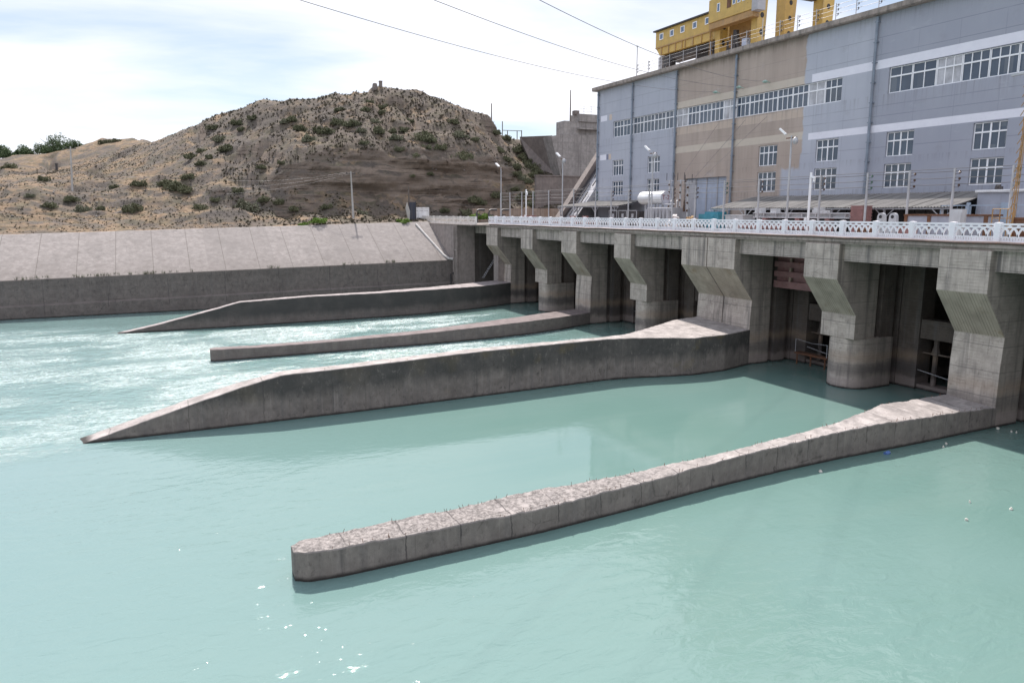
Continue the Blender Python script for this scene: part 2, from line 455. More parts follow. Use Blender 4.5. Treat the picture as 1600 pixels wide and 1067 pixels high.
def facade():
    n = NT('powerhouse render')
    X, Y, Z = n.xyz()
    big = n.noise(0.22, 5); mid = n.noise(1.3, 7, rough=0.6); fine = n.noise(22, 4)
    st = n.noise(1.0, 6, n.scale((1.5, 1.5, 0.09)), rough=0.6)
    blue = n.mix(n.rng(big, 0.35, 0.65), (0.39, 0.405, 0.465), (0.435, 0.45, 0.505))
    blue = n.mix(n.rng(n.math('ADD', Y, n.math('MULTIPLY', mid, 0.4)), 41.2, 41.4), n.mix(1.0, blue, (0.80, 0.80, 0.82), 'MULTIPLY'), blue)
    blue = n.mix(n.math('MULTIPLY', n.rng(st, 0.48, 0.68), 0.22), blue, (0.29, 0.305, 0.36))
    tan = n.mix(n.rng(big, 0.35, 0.65), (0.38, 0.312, 0.272), (0.435, 0.36, 0.315))
    tan = n.mix(n.math('MULTIPLY', n.rng(st, 0.46, 0.66), 0.4), tan, (0.29, 0.245, 0.205))
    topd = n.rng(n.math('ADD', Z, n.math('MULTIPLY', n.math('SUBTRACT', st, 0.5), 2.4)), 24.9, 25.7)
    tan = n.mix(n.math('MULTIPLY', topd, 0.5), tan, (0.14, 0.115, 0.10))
    wob = n.math('ADD', Y, n.math('MULTIPLY', n.math('SUBTRACT', n.noise(0.8, 5), 0.5), 0.9))
    beige = n.mix(n.rng(mid, 0.3, 0.7), (0.50, 0.44, 0.375), (0.55, 0.48, 0.41))
    pink = n.mix(n.rng(mid, 0.3, 0.7), (0.47, 0.385, 0.325), (0.51, 0.42, 0.355))
    tan = n.mix(n.band(Z, 21.72, 22.36, 0.01), tan, beige)
    tan = n.mix(n.band(Z, 17.22, 17.85, 0.01), tan, beige)
    tan = n.mix(n.band(Z, 19.05, 19.72, 0.01), tan, pink)
    low = n.rng(n.math('ADD', Z, n.math('MULTIPLY', n.math('SUBTRACT', n.noise(1.4, 4), 0.5), 0.8)), 15.0, 14.8)
    lowm = n.math('MULTIPLY', low, n.rng(Y, 50.3, 50.0))
    istan = n.math('MULTIPLY', n.rng(wob, 47.95, 48.1), n.rng(Y, 65.16, 65.12))
    istan = n.math('MULTIPLY', istan, n.math('SUBTRACT', 1.0, lowm))
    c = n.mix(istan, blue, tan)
    white = n.mix(n.rng(mid, 0.3, 0.7), (0.68, 0.675, 0.745), (0.74, 0.735, 0.80))
    wb = n.math('MAXIMUM', n.band(Z, 21.73, 22.37, 0.008), n.band(Z, 17.12, 17.66, 0.008))
    c = n.mix(n.math('MULTIPLY', wb, n.rng(Y, 47.36, 47.34)), c, white)
    far = n.math('MAXIMUM', n.band(Z, 21.95, 22.6, 0.01), n.band(Z, 17.38, 18.02, 0.01))
    c = n.mix(n.math('MULTIPLY', far, n.band(Y, 78.55, 79.95, 0.01)), c, white)
    c = n.mix(n.math('MULTIPLY', far, n.band(Y, 77.5, 78.05, 0.01)), c, (0.55, 0.46, 0.39))
    c = n.mix(n.math('MULTIPLY', n.band(Z, 17.38, 18.02, 0.01), n.band(Y, 78.05, 78.55, 0.01)), c, (0.20, 0.215, 0.29))
    zl = None
    for z0 in (24.0, 22.75, 19.05, 18.3, 16.0):
        l = n.band(Z, z0 - 0.02, z0 + 0.02, 0.012)
        zl = l if zl is None else n.math('MAXIMUM', zl, l)
    vl = n.math('MULTIPLY', n.line(Y, 3.05, 1.2, 0.045), n.rng(Z, 24.01, 23.99, 0, 0.6))
    ln = n.math('MULTIPLY', n.math('MAXIMUM', n.math('MULTIPLY', zl, 0.8), n.math('MULTIPLY', vl, 0.55)), n.rng(n.noise(0.5, 2), 0.35, 0.5, 0.35, 1))
    notb = n.math('SUBTRACT', 1.0, n.math('MULTIPLY', wb, n.rng(Y, 47.36, 47.34)))
    c = n.mix(n.math('MULTIPLY', n.math('MULTIPLY', ln, notb), n.rng(istan, 0, 1, 0.55, 0.25)), c, (0.10, 0.105, 0.13))
    drip = n.noise(1.0, 5, n.scale((5, 5, 0.12)), rough=0.65)
    for zt, zl in ((19.86, 1.5), (15.25, 0.6), (12.95, 1.0), (25.6, 1.2)):
        d_ = n.math('MULTIPLY', n.band(Z, zt - zl, zt, 0.02), n.rng(Z, zt - zl, zt, 0, 1))
        c = n.mix(n.math('MULTIPLY', n.math('MULTIPLY', d_, n.rng(drip, 0.5, 0.68)), 0.5), c, (0.17, 0.155, 0.15))
    c = n.mix(n.math('MULTIPLY', n.rng(n.noise(0.6, 8, rough=0.7), 0.58, 0.7), 0.22), c, (0.24, 0.23, 0.235))
    c = n.mix(n.math('MULTIPLY', n.rng(n.noise(0.9, 7, n.scale((1, 0.4, 1)), rough=0.7), 0.6, 0.7), 0.2), c, (0.55, 0.55, 0.6))
    n.bump(n.math('ADD', mid, n.math('MULTIPLY', fine, 0.6)), 0.25, 0.02)
    return n.done(c, 0.9, spec=0.2)
M['facade'] = facade()


def water():
    n = NT('silty turquoise water')
    X, Y, Z = n.xyz()
    # turbulent tail race: two far bays and the plume they send downstream
    mx = n.math('ADD', Y, n.math('MULTIPLY', n.math('SUBTRACT', n.noise(0.09, 4), 0.5), 7))
    bays = n.math('MULTIPLY', n.band(mx, 42, 76.5, 1.5), n.rng(X, 41, 28, 0.0, 1))
    rag = n.math('SUBTRACT', n.noise(0.06, 4), 0.5)
    lo = n.rng(n.math('ADD', n.math('ADD', Y, n.math('MULTIPLY', X, -0.65)), n.math('MULTIPLY', rag, 10)), 40, 47)
    hi = n.rng(n.math('ADD', n.math('SUBTRACT', Y, n.math('MULTIPLY', X, -0.35)), n.math('MULTIPLY', rag, 12)), 83, 75)
    plume = n.math('MULTIPLY', n.math('MULTIPLY', lo, hi), n.rng(X, 2, -3))
    turb = n.math('MAXIMUM', bays, plume)
    base = n.mix(n.rng(n.noise(0.05, 3), 0.35, 0.65), (0.104, 0.180, 0.160), (0.121, 0.197, 0.181))
    silt = n.noise(0.22, 6, n.scale((0.22, 1, 1), rot=(0, 0, 0.25)), rough=0.6, dist=1.5)
    base = n.mix(n.math('MULTIPLY', n.rng(silt, 0.48, 0.7), 0.55), base, (0.126, 0.198, 0.178))
    base = n.mix(n.math('MULTIPLY', n.rng(n.math('ADD', X, n.math('MULTIPLY', n.math('SUBTRACT', n.noise(0.05, 3), 0.5), 14)), 14, -8), 0.8), base, (0.138, 0.213, 0.212))  # bluish sky reflection painted into the downstream water colour
    base = n.mix(n.math('MULTIPLY', turb, 0.6), base, (0.14, 0.235, 0.228))
    f1 = n.noise(0.75, 7, n.scale((0.22, 0.75, 1), rot=(0, 0, 0.08)), rough=0.62, dist=2.2)
    f2 = n.noise(2.6, 6, n.scale((0.30, 0.85, 1), rot=(0, 0, -0.06)), rough=0.66, dist=1.6)
    f3 = n.noise(9.0, 4, n.scale((0.45, 0.9, 1)), rough=0.7)
    r1 = n.rng(n.math('ABSOLUTE', n.math('SUBTRACT', f1, 0.5)), 0.055, 0.0)
    r2 = n.rng(n.math('ABSOLUTE', n.math('SUBTRACT', f2, 0.5)), 0.075, 0.0)
    patch = n.rng(n.math('ADD', n.noise(0.16, 4, n.scale((0.5, 1, 1)), dist=0.8), n.math('MULTIPLY', n.math('SUBTRACT', f3, 0.5), 0.35)), 0.40, 0.62)
    foam = n.math('ADD', n.math('MULTIPLY', r1, 0.55), n.math('MULTIPLY', r2, 0.6))
    foam = n.math('ADD', n.math('MULTIPLY', foam, n.rng(patch, 0, 1, 0.25, 1)), n.math('MULTIPLY', patch, 0.22))
    foam = n.math('MULTIPLY', foam, n.rng(f3, 0.3, 0.62, 0.45, 1.15))
    fm = n.math('MULTIPLY', n.rng(foam, 0.16, 0.95), turb)
    col = n.mix(n.math('MULTIPLY', fm, n.rng(X, -2, 10, 0.40, 0.70)), base, (0.34, 0.395, 0.405))
    n.put(n.b.inputs['Roughness'], n.rng(fm, 0, 1, 0.045, 0.5))
    # waves
    w1 = n.noise(0.45, 3, n.scale((0.7, 1.0, 1), rot=(0, 0, 0.5)), rough=0.5, dist=0.6)
    w2 = n.noise(1.5, 4, n.scale((0.75, 1.35, 1), rot=(0, 0, 0.35)), rough=0.55, dist=0.8)
    w3 = n.noise(6.0, 3, n.scale((0.7, 1.2, 1), rot=(0, 0, 0.2)), rough=0.5)
    calm = n.rng(n.noise(0.06, 3), 0.38, 0.62, 0.35, 1.0)
    rough_r = n.math('ADD', calm, n.math('MULTIPLY', turb, 1.6))
    # sheltered between the first two dividers
    shel = n.math('SUBTRACT', 1.0, n.math('MULTIPLY', n.math('MULTIPLY', n.band(Y, 24, 40.5, 2), n.rng(X, 0, 12)), 0.82))
    h = n.math('ADD', n.math('ADD', n.math('MULTIPLY', w1, 0.40), n.math('MULTIPLY', w2, 0.27)), n.math('MULTIPLY', w3, 0.035))
    h = n.math('MULTIPLY', n.math('MULTIPLY', h, rough_r), shel)
    h = n.math('ADD', h, n.math('MULTIPLY', fm, 0.10))
    n.bump(h, 0.45, 0.42)
    n.b.inputs['IOR'].default_value = 1.333
    n.put(n.b.inputs['Base Color'], col)
    return n.m
M['water'] = water()


def hillside():
    n = NT('dry hillside')
    X, Y, Z = n.xyz(); N = n.xyz(n.nrm())
    big = n.noise(0.05, 5); mid = n.noise(0.28, 7, rough=0.65); fine = n.noise(1.7, 7, rough=0.7); grit = n.noise(6.0, 4, rough=0.7)
    dirt = n.mix(n.rng(fine, 0.35, 0.66), (0.077, 0.063, 0.052), (0.136, 0.112, 0.094))
    straw = n.mix(n.rng(fine, 0.35, 0.65), (0.135, 0.094, 0.062), (0.245, 0.178, 0.118))
    left = n.rng(X, 34, -6, 0.0, 0.10)
    c = n.mix(n.rng(n.math('ADD', mid, left), 0.54, 0.62), dirt, straw)
    tilt = n.rng(n.math('ADD', N[2], n.math('MULTIPLY', n.math('SUBTRACT', mid, 0.5), 0.25)), 0.93, 0.85)
    c = n.mix(n.math('MULTIPLY', n.math('MULTIPLY', tilt, n.rng(X, 30, 10)), 0.75), c, n.mix(n.rng(grit, 0.4, 0.6), (0.07, 0.062, 0.056), (0.135, 0.12, 0.11)))
    gr = n.mix(n.rng(grit, 0.4, 0.6), (0.085, 0.074, 0.067), (0.150, 0.133, 0.122))
    c = n.mix(n.math('MULTIPLY', n.rng(n.noise(0.33, 6, n.scale((1, 0.6, 1)), rough=0.7), 0.56, 0.66), 0.8), c, gr)
    sage = n.mix(n.rng(fine, 0.4, 0.6), (0.064, 0.06, 0.037), (0.112, 0.103, 0.068))
    c = n.mix(n.math('MULTIPLY', n.rng(n.noise(0.42, 7, rough=0.7), 0.47, 0.62), 0.62), c, sage)
    c = n.mix(n.math('MULTIPLY', n.rng(n.voro(1.15), 0.32, 0.18), 0.42), c, (0.06, 0.057, 0.037))
    # the cut bank: bare layered silt where the ground is steep
    sv = n.scale((0.05, 0.05, 1.0))
    lay = n.noise(0.85, 7, sv, rough=0.7, dist=0.35)
    lay2 = n.noise(2.6, 6, sv, rough=0.7, dist=0.4)
    silt = n.mix(n.rng(lay, 0.38, 0.62), (0.115, 0.091, 0.074), (0.225, 0.18, 0.146))
    silt = n.mix(n.rng(lay2, 0.55, 0.62), silt, (0.06, 0.047, 0.039))
    silt = n.mix(n.math('MULTIPLY', n.rng(fine, 0.5, 0.62), 0.6), silt, (0.155, 0.13, 0.113))
    c = n.mix(n.math('MULTIPLY', n.rng(n.noise(0.13, 6, n.scale((1, 0.5, 1)), rough=0.68), 0.50, 0.60), 0.7), c, n.mix(n.rng(grit, 0.4, 0.6), (0.05, 0.043, 0.038), (0.105, 0.093, 0.084)))
    steep = n.rng(n.math('ADD', N[2], n.math('MULTIPLY', n.math('SUBTRACT', fine, 0.5), 0.35)), 0.72, 0.55)
    c = n.mix(steep, c, silt)
    n.bump(n.math('ADD', n.math('ADD', n.math('MULTIPLY', fine, 1.0), n.math('MULTIPLY', grit, 0.4)), n.math('MULTIPLY', n.math('MULTIPLY', lay2, steep), 1.0)), 0.8, 0.22)
    return n.done(c, 0.95, spec=0.1)
M['hill'] = hillside()


def leaves(name, a, b, trans=0.25):
    n = NT(name)
    oi = n.node('ShaderNodeObjectInfo')
    k = n.noise(1.3, 4)
    c = n.mix(n.rng(k, 0.35, 0.65), a, b)
    c = n.mix(n.math('MULTIPLY', oi.outputs['Random'], 0.35), c, tuple(x * 0.6 for x in a))
    n.b.inputs['Subsurface Weight'].default_value = 0.0
    return n.done(c, 0.8, spec=0.15)
M['shrub'] = leaves('shrub leaves', (0.095, 0.102, 0.06), (0.18, 0.18, 0.112))
M['sage'] = leaves('sage leaves', (0.13, 0.135, 0.09), (0.21, 0.21, 0.15))
M['bright'] = leaves('fresh green leaves', (0.12, 0.19, 0.04), (0.20, 0.29, 0.07))
M['tree'] = leaves('tree leaves', (0.07, 0.105, 0.05), (0.13, 0.175, 0.09))
M['tuft'] = leaves('dry tufts', (0.07, 0.062, 0.042), (0.125, 0.108, 0.075))
M['bark'] = paint('bark', (0.09, 0.07, 0.055), 0.95, 0.3)

# ------------------------------------------------------------------ terrain
def _h(ix, iy, seed):
    n = (ix.astype(np.int64) * 374761393 + iy.astype(np.int64) * 668265263 + seed * 974634777) & 0x7fffffff
    n = ((n ^ (n >> 13)) * 1274126177) & 0x7fffffff
    return ((n ^ (n >> 16)) & 0xffff) / 65535.0


def vnoise(x, y, seed=0):
    ix, iy = np.floor(x), np.floor(y)
    fx, fy = x - ix, y - iy
    fx = fx * fx * (3 - 2 * fx); fy = fy * fy * (3 - 2 * fy)
    a = _h(ix, iy, seed); b = _h(ix + 1, iy, seed); c = _h(ix, iy + 1, seed); d = _h(ix + 1, iy + 1, seed)
    return (a * (1 - fx) + b * fx) * (1 - fy) + (c * (1 - fx) + d * fx) * fy - 0.5


def fbm(x, y, octv=5, seed=0, gain=0.55):
    s, a = 0, 1.0
    for i in range(octv):
        s = s + a * vnoise(x * 2 ** i + 13.7 * i, y * 2 ** i - 7.1 * i, seed + i); a *= gain
    return s


def bank_top(x):
    return 8.50 + 0.0235 * (x + 17.3)


CTRL = []
def cp(px, py, Y): CTRL.append(sight(px, py, Y))
for X_ in (-160, -100, -60, -30, -17, 0, 15, 30, 40): CTRL.append(np.array([X_, 103.0, bank_top(X_) if X_ < 34 else 9.5]))
for X_ in (48, 56, 66, 80, 110): CTRL.append(np.array([X_, 103.0, 9.5]))
cols = {
    -260: [(345, 112), (318, 125), (285, 150), (265, 180), (252, 215)],
    0: [(346, 111), (338, 116), (312, 124), (293, 142), (268, 175), (250, 210)],
    60: [(346, 111), (335, 116), (308, 123), (292, 142), (262, 178), (246, 205)],
    110: [(346, 111), (334, 117), (312, 124), (283, 148), (258, 178), (240, 200)],
    160: [(347, 111), (330, 118), (310, 126), (280, 148), (250, 172), (214, 196)],
    215: [(347, 111), (335, 116), (302, 128), (270, 145), (240, 165), (216, 190)],
    300: [(347, 110), (333, 115), (308, 121), (272, 134), (235, 150), (194, 172)],
    360: [(345, 110), (333, 114), (304, 119), (265, 129), (222, 142), (171, 163)],
    405: [(343, 110), (333, 114), (302, 118.5), (255, 127), (205, 141), (155, 158)],
    450: [(342, 110), (331, 114.5), (300, 118), (262, 121), (205, 135), (153, 154)],
    500: [(340, 110), (331, 115), (318, 116.2), (266, 119.5), (226, 125), (192, 135), (150, 150)],
    560: [(339, 109), (331, 115.5), (322, 116.4), (251, 119.3), (214, 124), (188, 134), (149, 148)],
    590: [(338, 109), (330, 115.5), (322, 116.4), (248, 119.3), (215, 124), (138.5, 149)],
    650: [(337, 109), (330, 115.5), (322, 116.4), (239, 119.3), (205, 124), (180, 133), (145, 147)],
    690: [(337, 109), (330, 115.5), (322, 116.4), (238, 119.3), (205, 124), (158, 143)],
    730: [(337, 109), (330, 115.5), (322, 116.4), (243, 119.5), (210, 124), (172, 137)],
    765: [(337, 109), (330, 115.5), (322, 116.4), (246, 119.5), (215, 124), (182, 132)],
}
for px, rows in cols.items():
    for py, Y in rows: cp(px, py, Y)
    t = sight(px, rows[-1][0], rows[-1][1])
    CTRL.append(t + np.array([(px - 400) * 0.010, 14, -2.5]))
    CTRL.append(t + np.array([(px - 400) * 0.025, 45, -11.0]))
# flank falling to the concrete wing wall
for px, py, Y in ((783, 226, 130), (800, 248, 124), (795, 300, 118), (815, 250, 127), (826, 272, 121), (818, 312, 115.5), (840, 318, 113.5), (800, 331, 113),
                  (845, 286, 117), (905, 328, 108), (870, 326, 109), (868, 284, 117.2)): cp(px, py, Y)
for p in ((62, 134, 24.2), (68, 127, 24.2), (75, 126, 24.2), (100, 126, 24.5), (66, 160, 26), (100, 150, 25), (68, 112, 10), (80, 112, 10), (110, 112, 10), (75, 117, 11), (100, 117, 11),
          (62, 180, 22), (120, 200, 20), (-160, 300, 18), (0, 330, 16), (120, 320, 16), (-300, 200, 15), (300, 200, 16), (300, 110, 12), (-300, 104, 8)):
    CTRL.append(np.array(p, float))
CTRL = np.array(CTRL)
_d = np.hypot(CTRL[:, None, 0] - CTRL[None, :, 0], CTRL[:, None, 1] - CTRL[None, :, 1])
_A = np.zeros((len(CTRL) + 3,) * 2); _A[:len(CTRL), :len(CTRL)] = _d - np.eye(len(CTRL)) * 0.02
_P = np.c_[np.ones(len(CTRL)), CTRL[:, :2] * 0.01]
_A[:len(CTRL), len(CTRL):] = _P; _A[len(CTRL):, :len(CTRL)] = _P.T
_W = np.linalg.solve(_A, np.r_[CTRL[:, 2], 0, 0, 0])


def height(x, y):
    x = np.asarray(x, float); y = np.asarray(y, float); sh = x.shape
    xf, yf = x.ravel(), y.ravel(); out = np.zeros(len(xf))
    for i in range(0, len(xf), 20000):
        d = np.hypot(xf[i:i + 20000, None] - CTRL[None, :, 0], yf[i:i + 20000, None] - CTRL[None, :, 1])
        out[i:i + 20000] = d @ _W[:len(CTRL)] + _W[-3] + _W[-2] * xf[i:i + 20000] * 0.01 + _W[-1] * yf[i:i + 20000] * 0.01
    out = out.reshape(sh)
    amp = np.clip((y - 104.5) / 8, 0, 1) * np.clip((72 - x) / 14, 0.0, 1)
    out = out + amp * np.clip((x + 12) / 30, 0.35, 1) * (1.5 * fbm(x / 9, y / 9, 5, 3) + 0.5 * fbm(x / 2.2, y / 2.2, 4, 9))
    gul = np.abs(fbm(x / 13, y / 26, 3, 21))                            # gullies on the slopes
    out = out - amp * np.clip((y - 121) / 6, 0, 1) * 1.7 * np.clip(0.13 - gul, 0, 1) / 0.13
    mound = np.clip((36 - x) / 12, 0, 1) * np.clip((y - 106) / 4, 0, 1) * np.clip((150 - y) / 15, 0, 1)
    out = out + mound * (1.5 * fbm(x / 8 + 4, y / 4.5, 3, 31) + 0.35)
    return out


xs = np.r_[np.linspace(-900, -140, 14), np.linspace(-120, -34, 40), np.arange(-32, 78.1, 0.42), np.linspace(80, 130, 24), np.linspace(160, 900, 12)]
ys = np.r_[np.arange(102.8, 115, 0.55), np.arange(115, 121, 0.16), np.arange(121, 152, 0.5), np.arange(152, 215, 1.1), np.linspace(220, 330, 30), np.linspace(360, 1100, 12)]
GX, GY = np.meshgrid(xs, ys)
GZ = height(GX, GY)
GZ[0, :] = np.where(GX[0] < 35.4, bank_top(GX[0]) + 0.02, GZ[0, :])
# ledges and undercuts in the silt face: push rows in and out by layer
gy = np.gradient(GZ, axis=0) / np.gradient(GY, axis=0)
cl = np.clip((gy - 0.9) / 1.2, 0, 1)
lay = fbm(GZ * 0.9 + 0.04 * GX, GX * 0.045, 4, 41, 0.6)
lay2 = fbm(GX * 0.16, GZ * 0.35, 4, 47)
saw = (GZ * 0.62 + 0.9 * fbm(GX * 0.06, GZ * 0.05, 3, 53)) % 1.0
saw2 = (GZ * 1.7 + 1.3 * fbm(GX * 0.11, GZ * 0.07, 3, 59)) % 1.0
keep_l = np.clip(fbm(GX * 0.09, GZ * 0.12, 3, 61) * 2.4 + 0.45, 0, 1)
GY2 = GY + cl * (1.5 * lay + 1.4 * lay2 + keep_l * (0.75 * (0.5 - saw) + 0.32 * (0.5 - saw2)))
ny, nx = GX.shape
tv = np.c_[GX.ravel(), GY2.ravel(), GZ.ravel()]
idx = np.arange(nx * ny).reshape(ny, nx)
tf = np.c_[idx[:-1, :-1].ravel(), idx[:-1, 1:].ravel(), idx[1:, 1:].ravel(), idx[1:, :-1].ravel()]
me = bpy.data.meshes.new('hill'); me.from_pydata(tv.tolist(), [], tf.tolist()); me.materials.append(M['hill'])
me.polygons.foreach_set('use_smooth', [True] * len(me.polygons))
hill = bpy.data.objects.new('hill', me); C.objects.link(hill); structure(hill)


def on_hill(px, py, y0=103.5, y1=230):
    """first terrain point on the sight line of a photo pixel"""
    Ys = np.linspace(y0, y1, 600)
    r = FW * F_PX + RT * (px - CX) + UP * (CY - py)
    P = CAM[None, :] + r[None, :] * (Ys / r[1])[:, None]
    hz = height(P[:, 0], P[:, 1])
    k = np.argmax(hz >= P[:, 2])
    if hz[k] < P[k, 2]: return None
    return np.array([P[k, 0], P[k, 1], hz[k]])


# ------------------------------------------------------------------ water
m = MB(); m.add([(-900, -700, 0), (49, -700, 0), (49, 94.5, 0), (-900, 94.5, 0)], [(0, 1, 2, 3)])
structure(m.build('water', M['water']))

# yard behind the balustrade
m = MB(); m.box(38.6, 900, -700, 108.5, 9.35, 9.66)
structure(m.build('yard_ground', M['asphalt']))

# ------------------------------------------------------------------ left bank: footing, wall, lined slope
def wall_top(x): return max(3.0, 4.27 + 0.0163 * x)
XL = [-160, -100, -60, -30, -15, 0, 12, 24, 35.5]
m = MB()
prof = lambda x: [(92.55, -3), (92.6, 1.45 + 0.012 * x if x > -40 else 0.97), (92.98, 1.62 + 0.012 * x if x > -40 else 1.14), (93.12, wall_top(x) - 0.9), (93.12, wall_top(x)), (94.4, wall_top(x)), (94.4, -3)]
vs, fs = [], []
for x in XL:
    vs += [(x, y, z) for y, z in prof(x)]
k = 7
for i in range(len(XL) - 1):
    for j in range(k):
        j2 = (j + 1) % k
        fs.append((i * k + j, i * k + j2, (i + 1) * k + j2, (i + 1) * k + j))
fs += [tuple(range(k)), tuple(range((len(XL) - 1) * k + k - 1, (len(XL) - 1) * k - 1, -1))]
m.add(vs, fs)
tag(m.build('retaining_wall', M['bank_wall'], loc=(0, 93, 0)), 'long dark vertical concrete wall along the water below the sloped bank', 'wall')

m = MB(); vs, fs = [], []
for x in XL:
    zb, zt = wall_top(x), bank_top(x)
    vs += [(x, 93.35, zb + 0.03), (x, 102.6, zt + 0.04), (x, 103.15, zt + 0.06), (x, 103.15, zt - 0.6), (x, 94.3, zb - 0.6)]
k = 5
for i in range(len(XL) - 1):
    for j in range(k):
        j2 = (j + 1) % k
        fs.append((i * k + j, i * k + j2, (i + 1) * k + j2, (i + 1) * k + j))
fs += [tuple(range(k)), tuple(range((len(XL) - 1) * k + k - 1, (len(XL) - 1) * k - 1, -1))]
m.add(vs, fs)
tag(m.build('bank_lining', M['lining'], loc=(0, 98, 5)), 'pale sloping bank lined with jointed concrete slabs below the hill', 'embankment')

# ------------------------------------------------------------------ dam
dam = thing('dam', 'grey concrete dam front of braced piers and deep shaded bays above the water', 'dam', (42, 44, 0))
XU, XLo = 37.34, 39.2


def pier_mb(y0, y1, kind, foot=0.0):
    m = MB()
    front = [(XU, 9.28), (XU, 7.12), (XLo, 4.78), (XLo - 0.1 if kind == 'wall' else XLo, 3.25)]
    if kind == 'wall':
        poly = front + [(XLo - 0.14, -3), (41.05, -3), (41.05, 9.28)]
        m.prism(poly, y0, y1, 'Y')
    else:
        m.prism(front + [(41.05, 3.25), (41.05, 9.28)], y0, y1, 'Y')
    return m


def pier_deep(y0, y1, base=-3):
    m = MB()
    m.box(41.05, 41.55, y0 + 0.38, y1 - 0.38, base, 9.28)
    m.box(41.55, 42.7, y0 + 0.02, y1 - 0.02, base, 9.28)
    m.box(42.7, 43.25, y0 + 0.38, y1 - 0.38, base, 9.28)
    m.box(43.25, 49.4, y0 + 0.01, y1 - 0.01, base, 9.28)
    return m


PIERS = [('wall', 4.7, 7.3), ('col', 13.9, 16.6), ('wall', 23.2, 25.92), ('col', 32.35, 35.0), ('wall', 41.4, 44.36), ('wall', 44.44, 47.4),
         ('col', 54.45, 57.05), ('wall', 63.8, 66.8), ('col', 73.3, 76.2), ('wall', 82.6, 86.0)]
for kind, y0, y1 in PIERS:
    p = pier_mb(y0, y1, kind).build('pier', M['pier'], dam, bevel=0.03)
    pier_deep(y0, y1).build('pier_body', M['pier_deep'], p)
    if kind == 'col':
        c = (y0 + y1) / 2 - 0.12; r = (y1 - y0) / 2 + 0.06
        pts = [(40.55 - r * math.sin(t), c - r * math.cos(t)) for t in np.linspace(0, PI, 25)] + [(41.05, c + r), (41.05, c - r)]
        q = MB(); q.prism([(x, y) for x, y in pts], -3, 3.25, 'Z')
        q.box(41.05, 42.6, c - r, c + r, -3, 3.25)
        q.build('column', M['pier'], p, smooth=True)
# side buttress beside the last pier
m = MB(); m.box(38.35, 41, 84.6, 86.03, -3, 7.0); m.build('buttress', M['abutment'], dam)
# deck slab with a projecting lip, and beams spanning each bay
m = MB(); m.box(37.48, 49.4, -60, 86.2, 9.285, 9.6); m.box(37.36, 37.9, -60, 86.2, 9.42, 9.64)
m.build('deck_slab', M['slab'], dam)
edges = [(-60, 4.7), (7.3, 13.9), (16.6, 23.2), (25.92, 32.35), (35.0, 41.4), (47.4, 54.45), (57.05, 63.8), (66.8, 73.3), (76.2, 82.6)]
for y0, y1 in edges:
    m = MB(); m.box(37.78, 38.5, y0 + 0.002, y1 - 0.002, 8.24, 9.285)
    m.build('bay_beam', M['beam'], dam)
m = MB(); m.box(38.1, 38.6, 86.02, 91.4, 8.45, 9.3); m.build('bay_beam', M['beam'], dam)
# back of the bays: draft tube openings under a lintel
for y0, y1 in edges[1:]:
    m = MB()
    m.box(43.32, 44.6, y1 - 1.45, y1 - 0.03, -3, 9.2)
    m.box(43.6, 44.6, y0 + 0.03, y0 + 0.6, -3, 9.2)
    m.box(43.45, 44.3, y0 + 0.6, y1 - 1.45, 3.3, 4.5)
    m.box(43.5, 44.4, y0 + 0.6, y1 - 1.45, -3, 0.32)
    m.box(48.6, 49.3, y0, y1, -3, 9.28)
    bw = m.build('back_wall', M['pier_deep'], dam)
    m = MB(); yc = y1 - 2.3
    m.tube([(43.9, yc, 0.3), (43.9, yc, 2.4), (43.9, yc, 3.3)], 0.16, 8); m.tube([(43.9, yc, 2.3), (43.9, yc, 2.75)], 0.3, 8, 0.18)
    m.box(43.8, 44.0, y0 + 0.6, y1 - 1.45, 2.3, 2.38)
    m.build('strut', M['pier_deep'], bw)
    m = MB(); m.tube([(43.5, y0 + 0.6, 1.1), (43.5, y0 + 3, 1.0), (43.5, y1 - 1.4, 1.25)], 0.03, 5); m.build('guard_cable', M['galv'], bw)
# abutment at the far end with its recess
m = MB(); m.box(35.5, 38.0, 91.4, 108, -3, 9.5)
aw = m.build('abutment_wall', M['abutment'], dam)
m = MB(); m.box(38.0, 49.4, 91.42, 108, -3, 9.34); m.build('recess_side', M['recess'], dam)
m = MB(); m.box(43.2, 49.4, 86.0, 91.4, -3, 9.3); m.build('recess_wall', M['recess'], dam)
m = MB(); m.box(38.1, 49.4, 86.0, 91.4, 9.31, 9.6); m.box(35.45, 38.6, 86.2, 108, 9.5, 9.63); m.build('abutment_slab', M['slab'], dam)
m = MB()
for y in (91.2, 91.62, 92.15): m.box(35.3, 35.48, y - 0.07, y + 0.07, 2.2, 9.4)
m.box(35.32, 35.47, 91.1, 92.25, 6.2, 6.34)
m.build('guide_rail', M['abutment'], dam)

# sluice gate parked high in the first bay beyond the column
sg = thing('sluice_gate', 'maroon slatted steel gate hung high in the shaded bay', 'gate', (42.1, 38.2, 6))
m = MB()
for z, h in ((5.95, 0.5), (6.72, 0.4), (7.42, 0.4), (8.1, 0.4)): m.box(41.2, 41.5, 35.4, 41.0 + 0.38, z - h / 2, z + h / 2)
m.build('cross_beam', M['maroon'], sg)
for y in (36.6, 38.3, 39.9):
    m = MB(); m.box(41.24, 41.44, y - 0.09, y + 0.09, 5.8, 8.4); m.build('upright', M['rusty_concrete'], sg)
m = MB(); m.box(41.5, 41.56, 35.4, 41.38, 5.8, 8.4); m.build('skin_plate', M['maroon'], sg)
wp = thing('walkway', 'rusty narrow walkway low above the water at the back of the bay', 'walkway', (43.0, 38.9, 0.8))
m = MB(); m.box(42.7, 43.3, 37.4, 40.4, 0.75, 0.87); m.build('platform', M['rust'], wp)
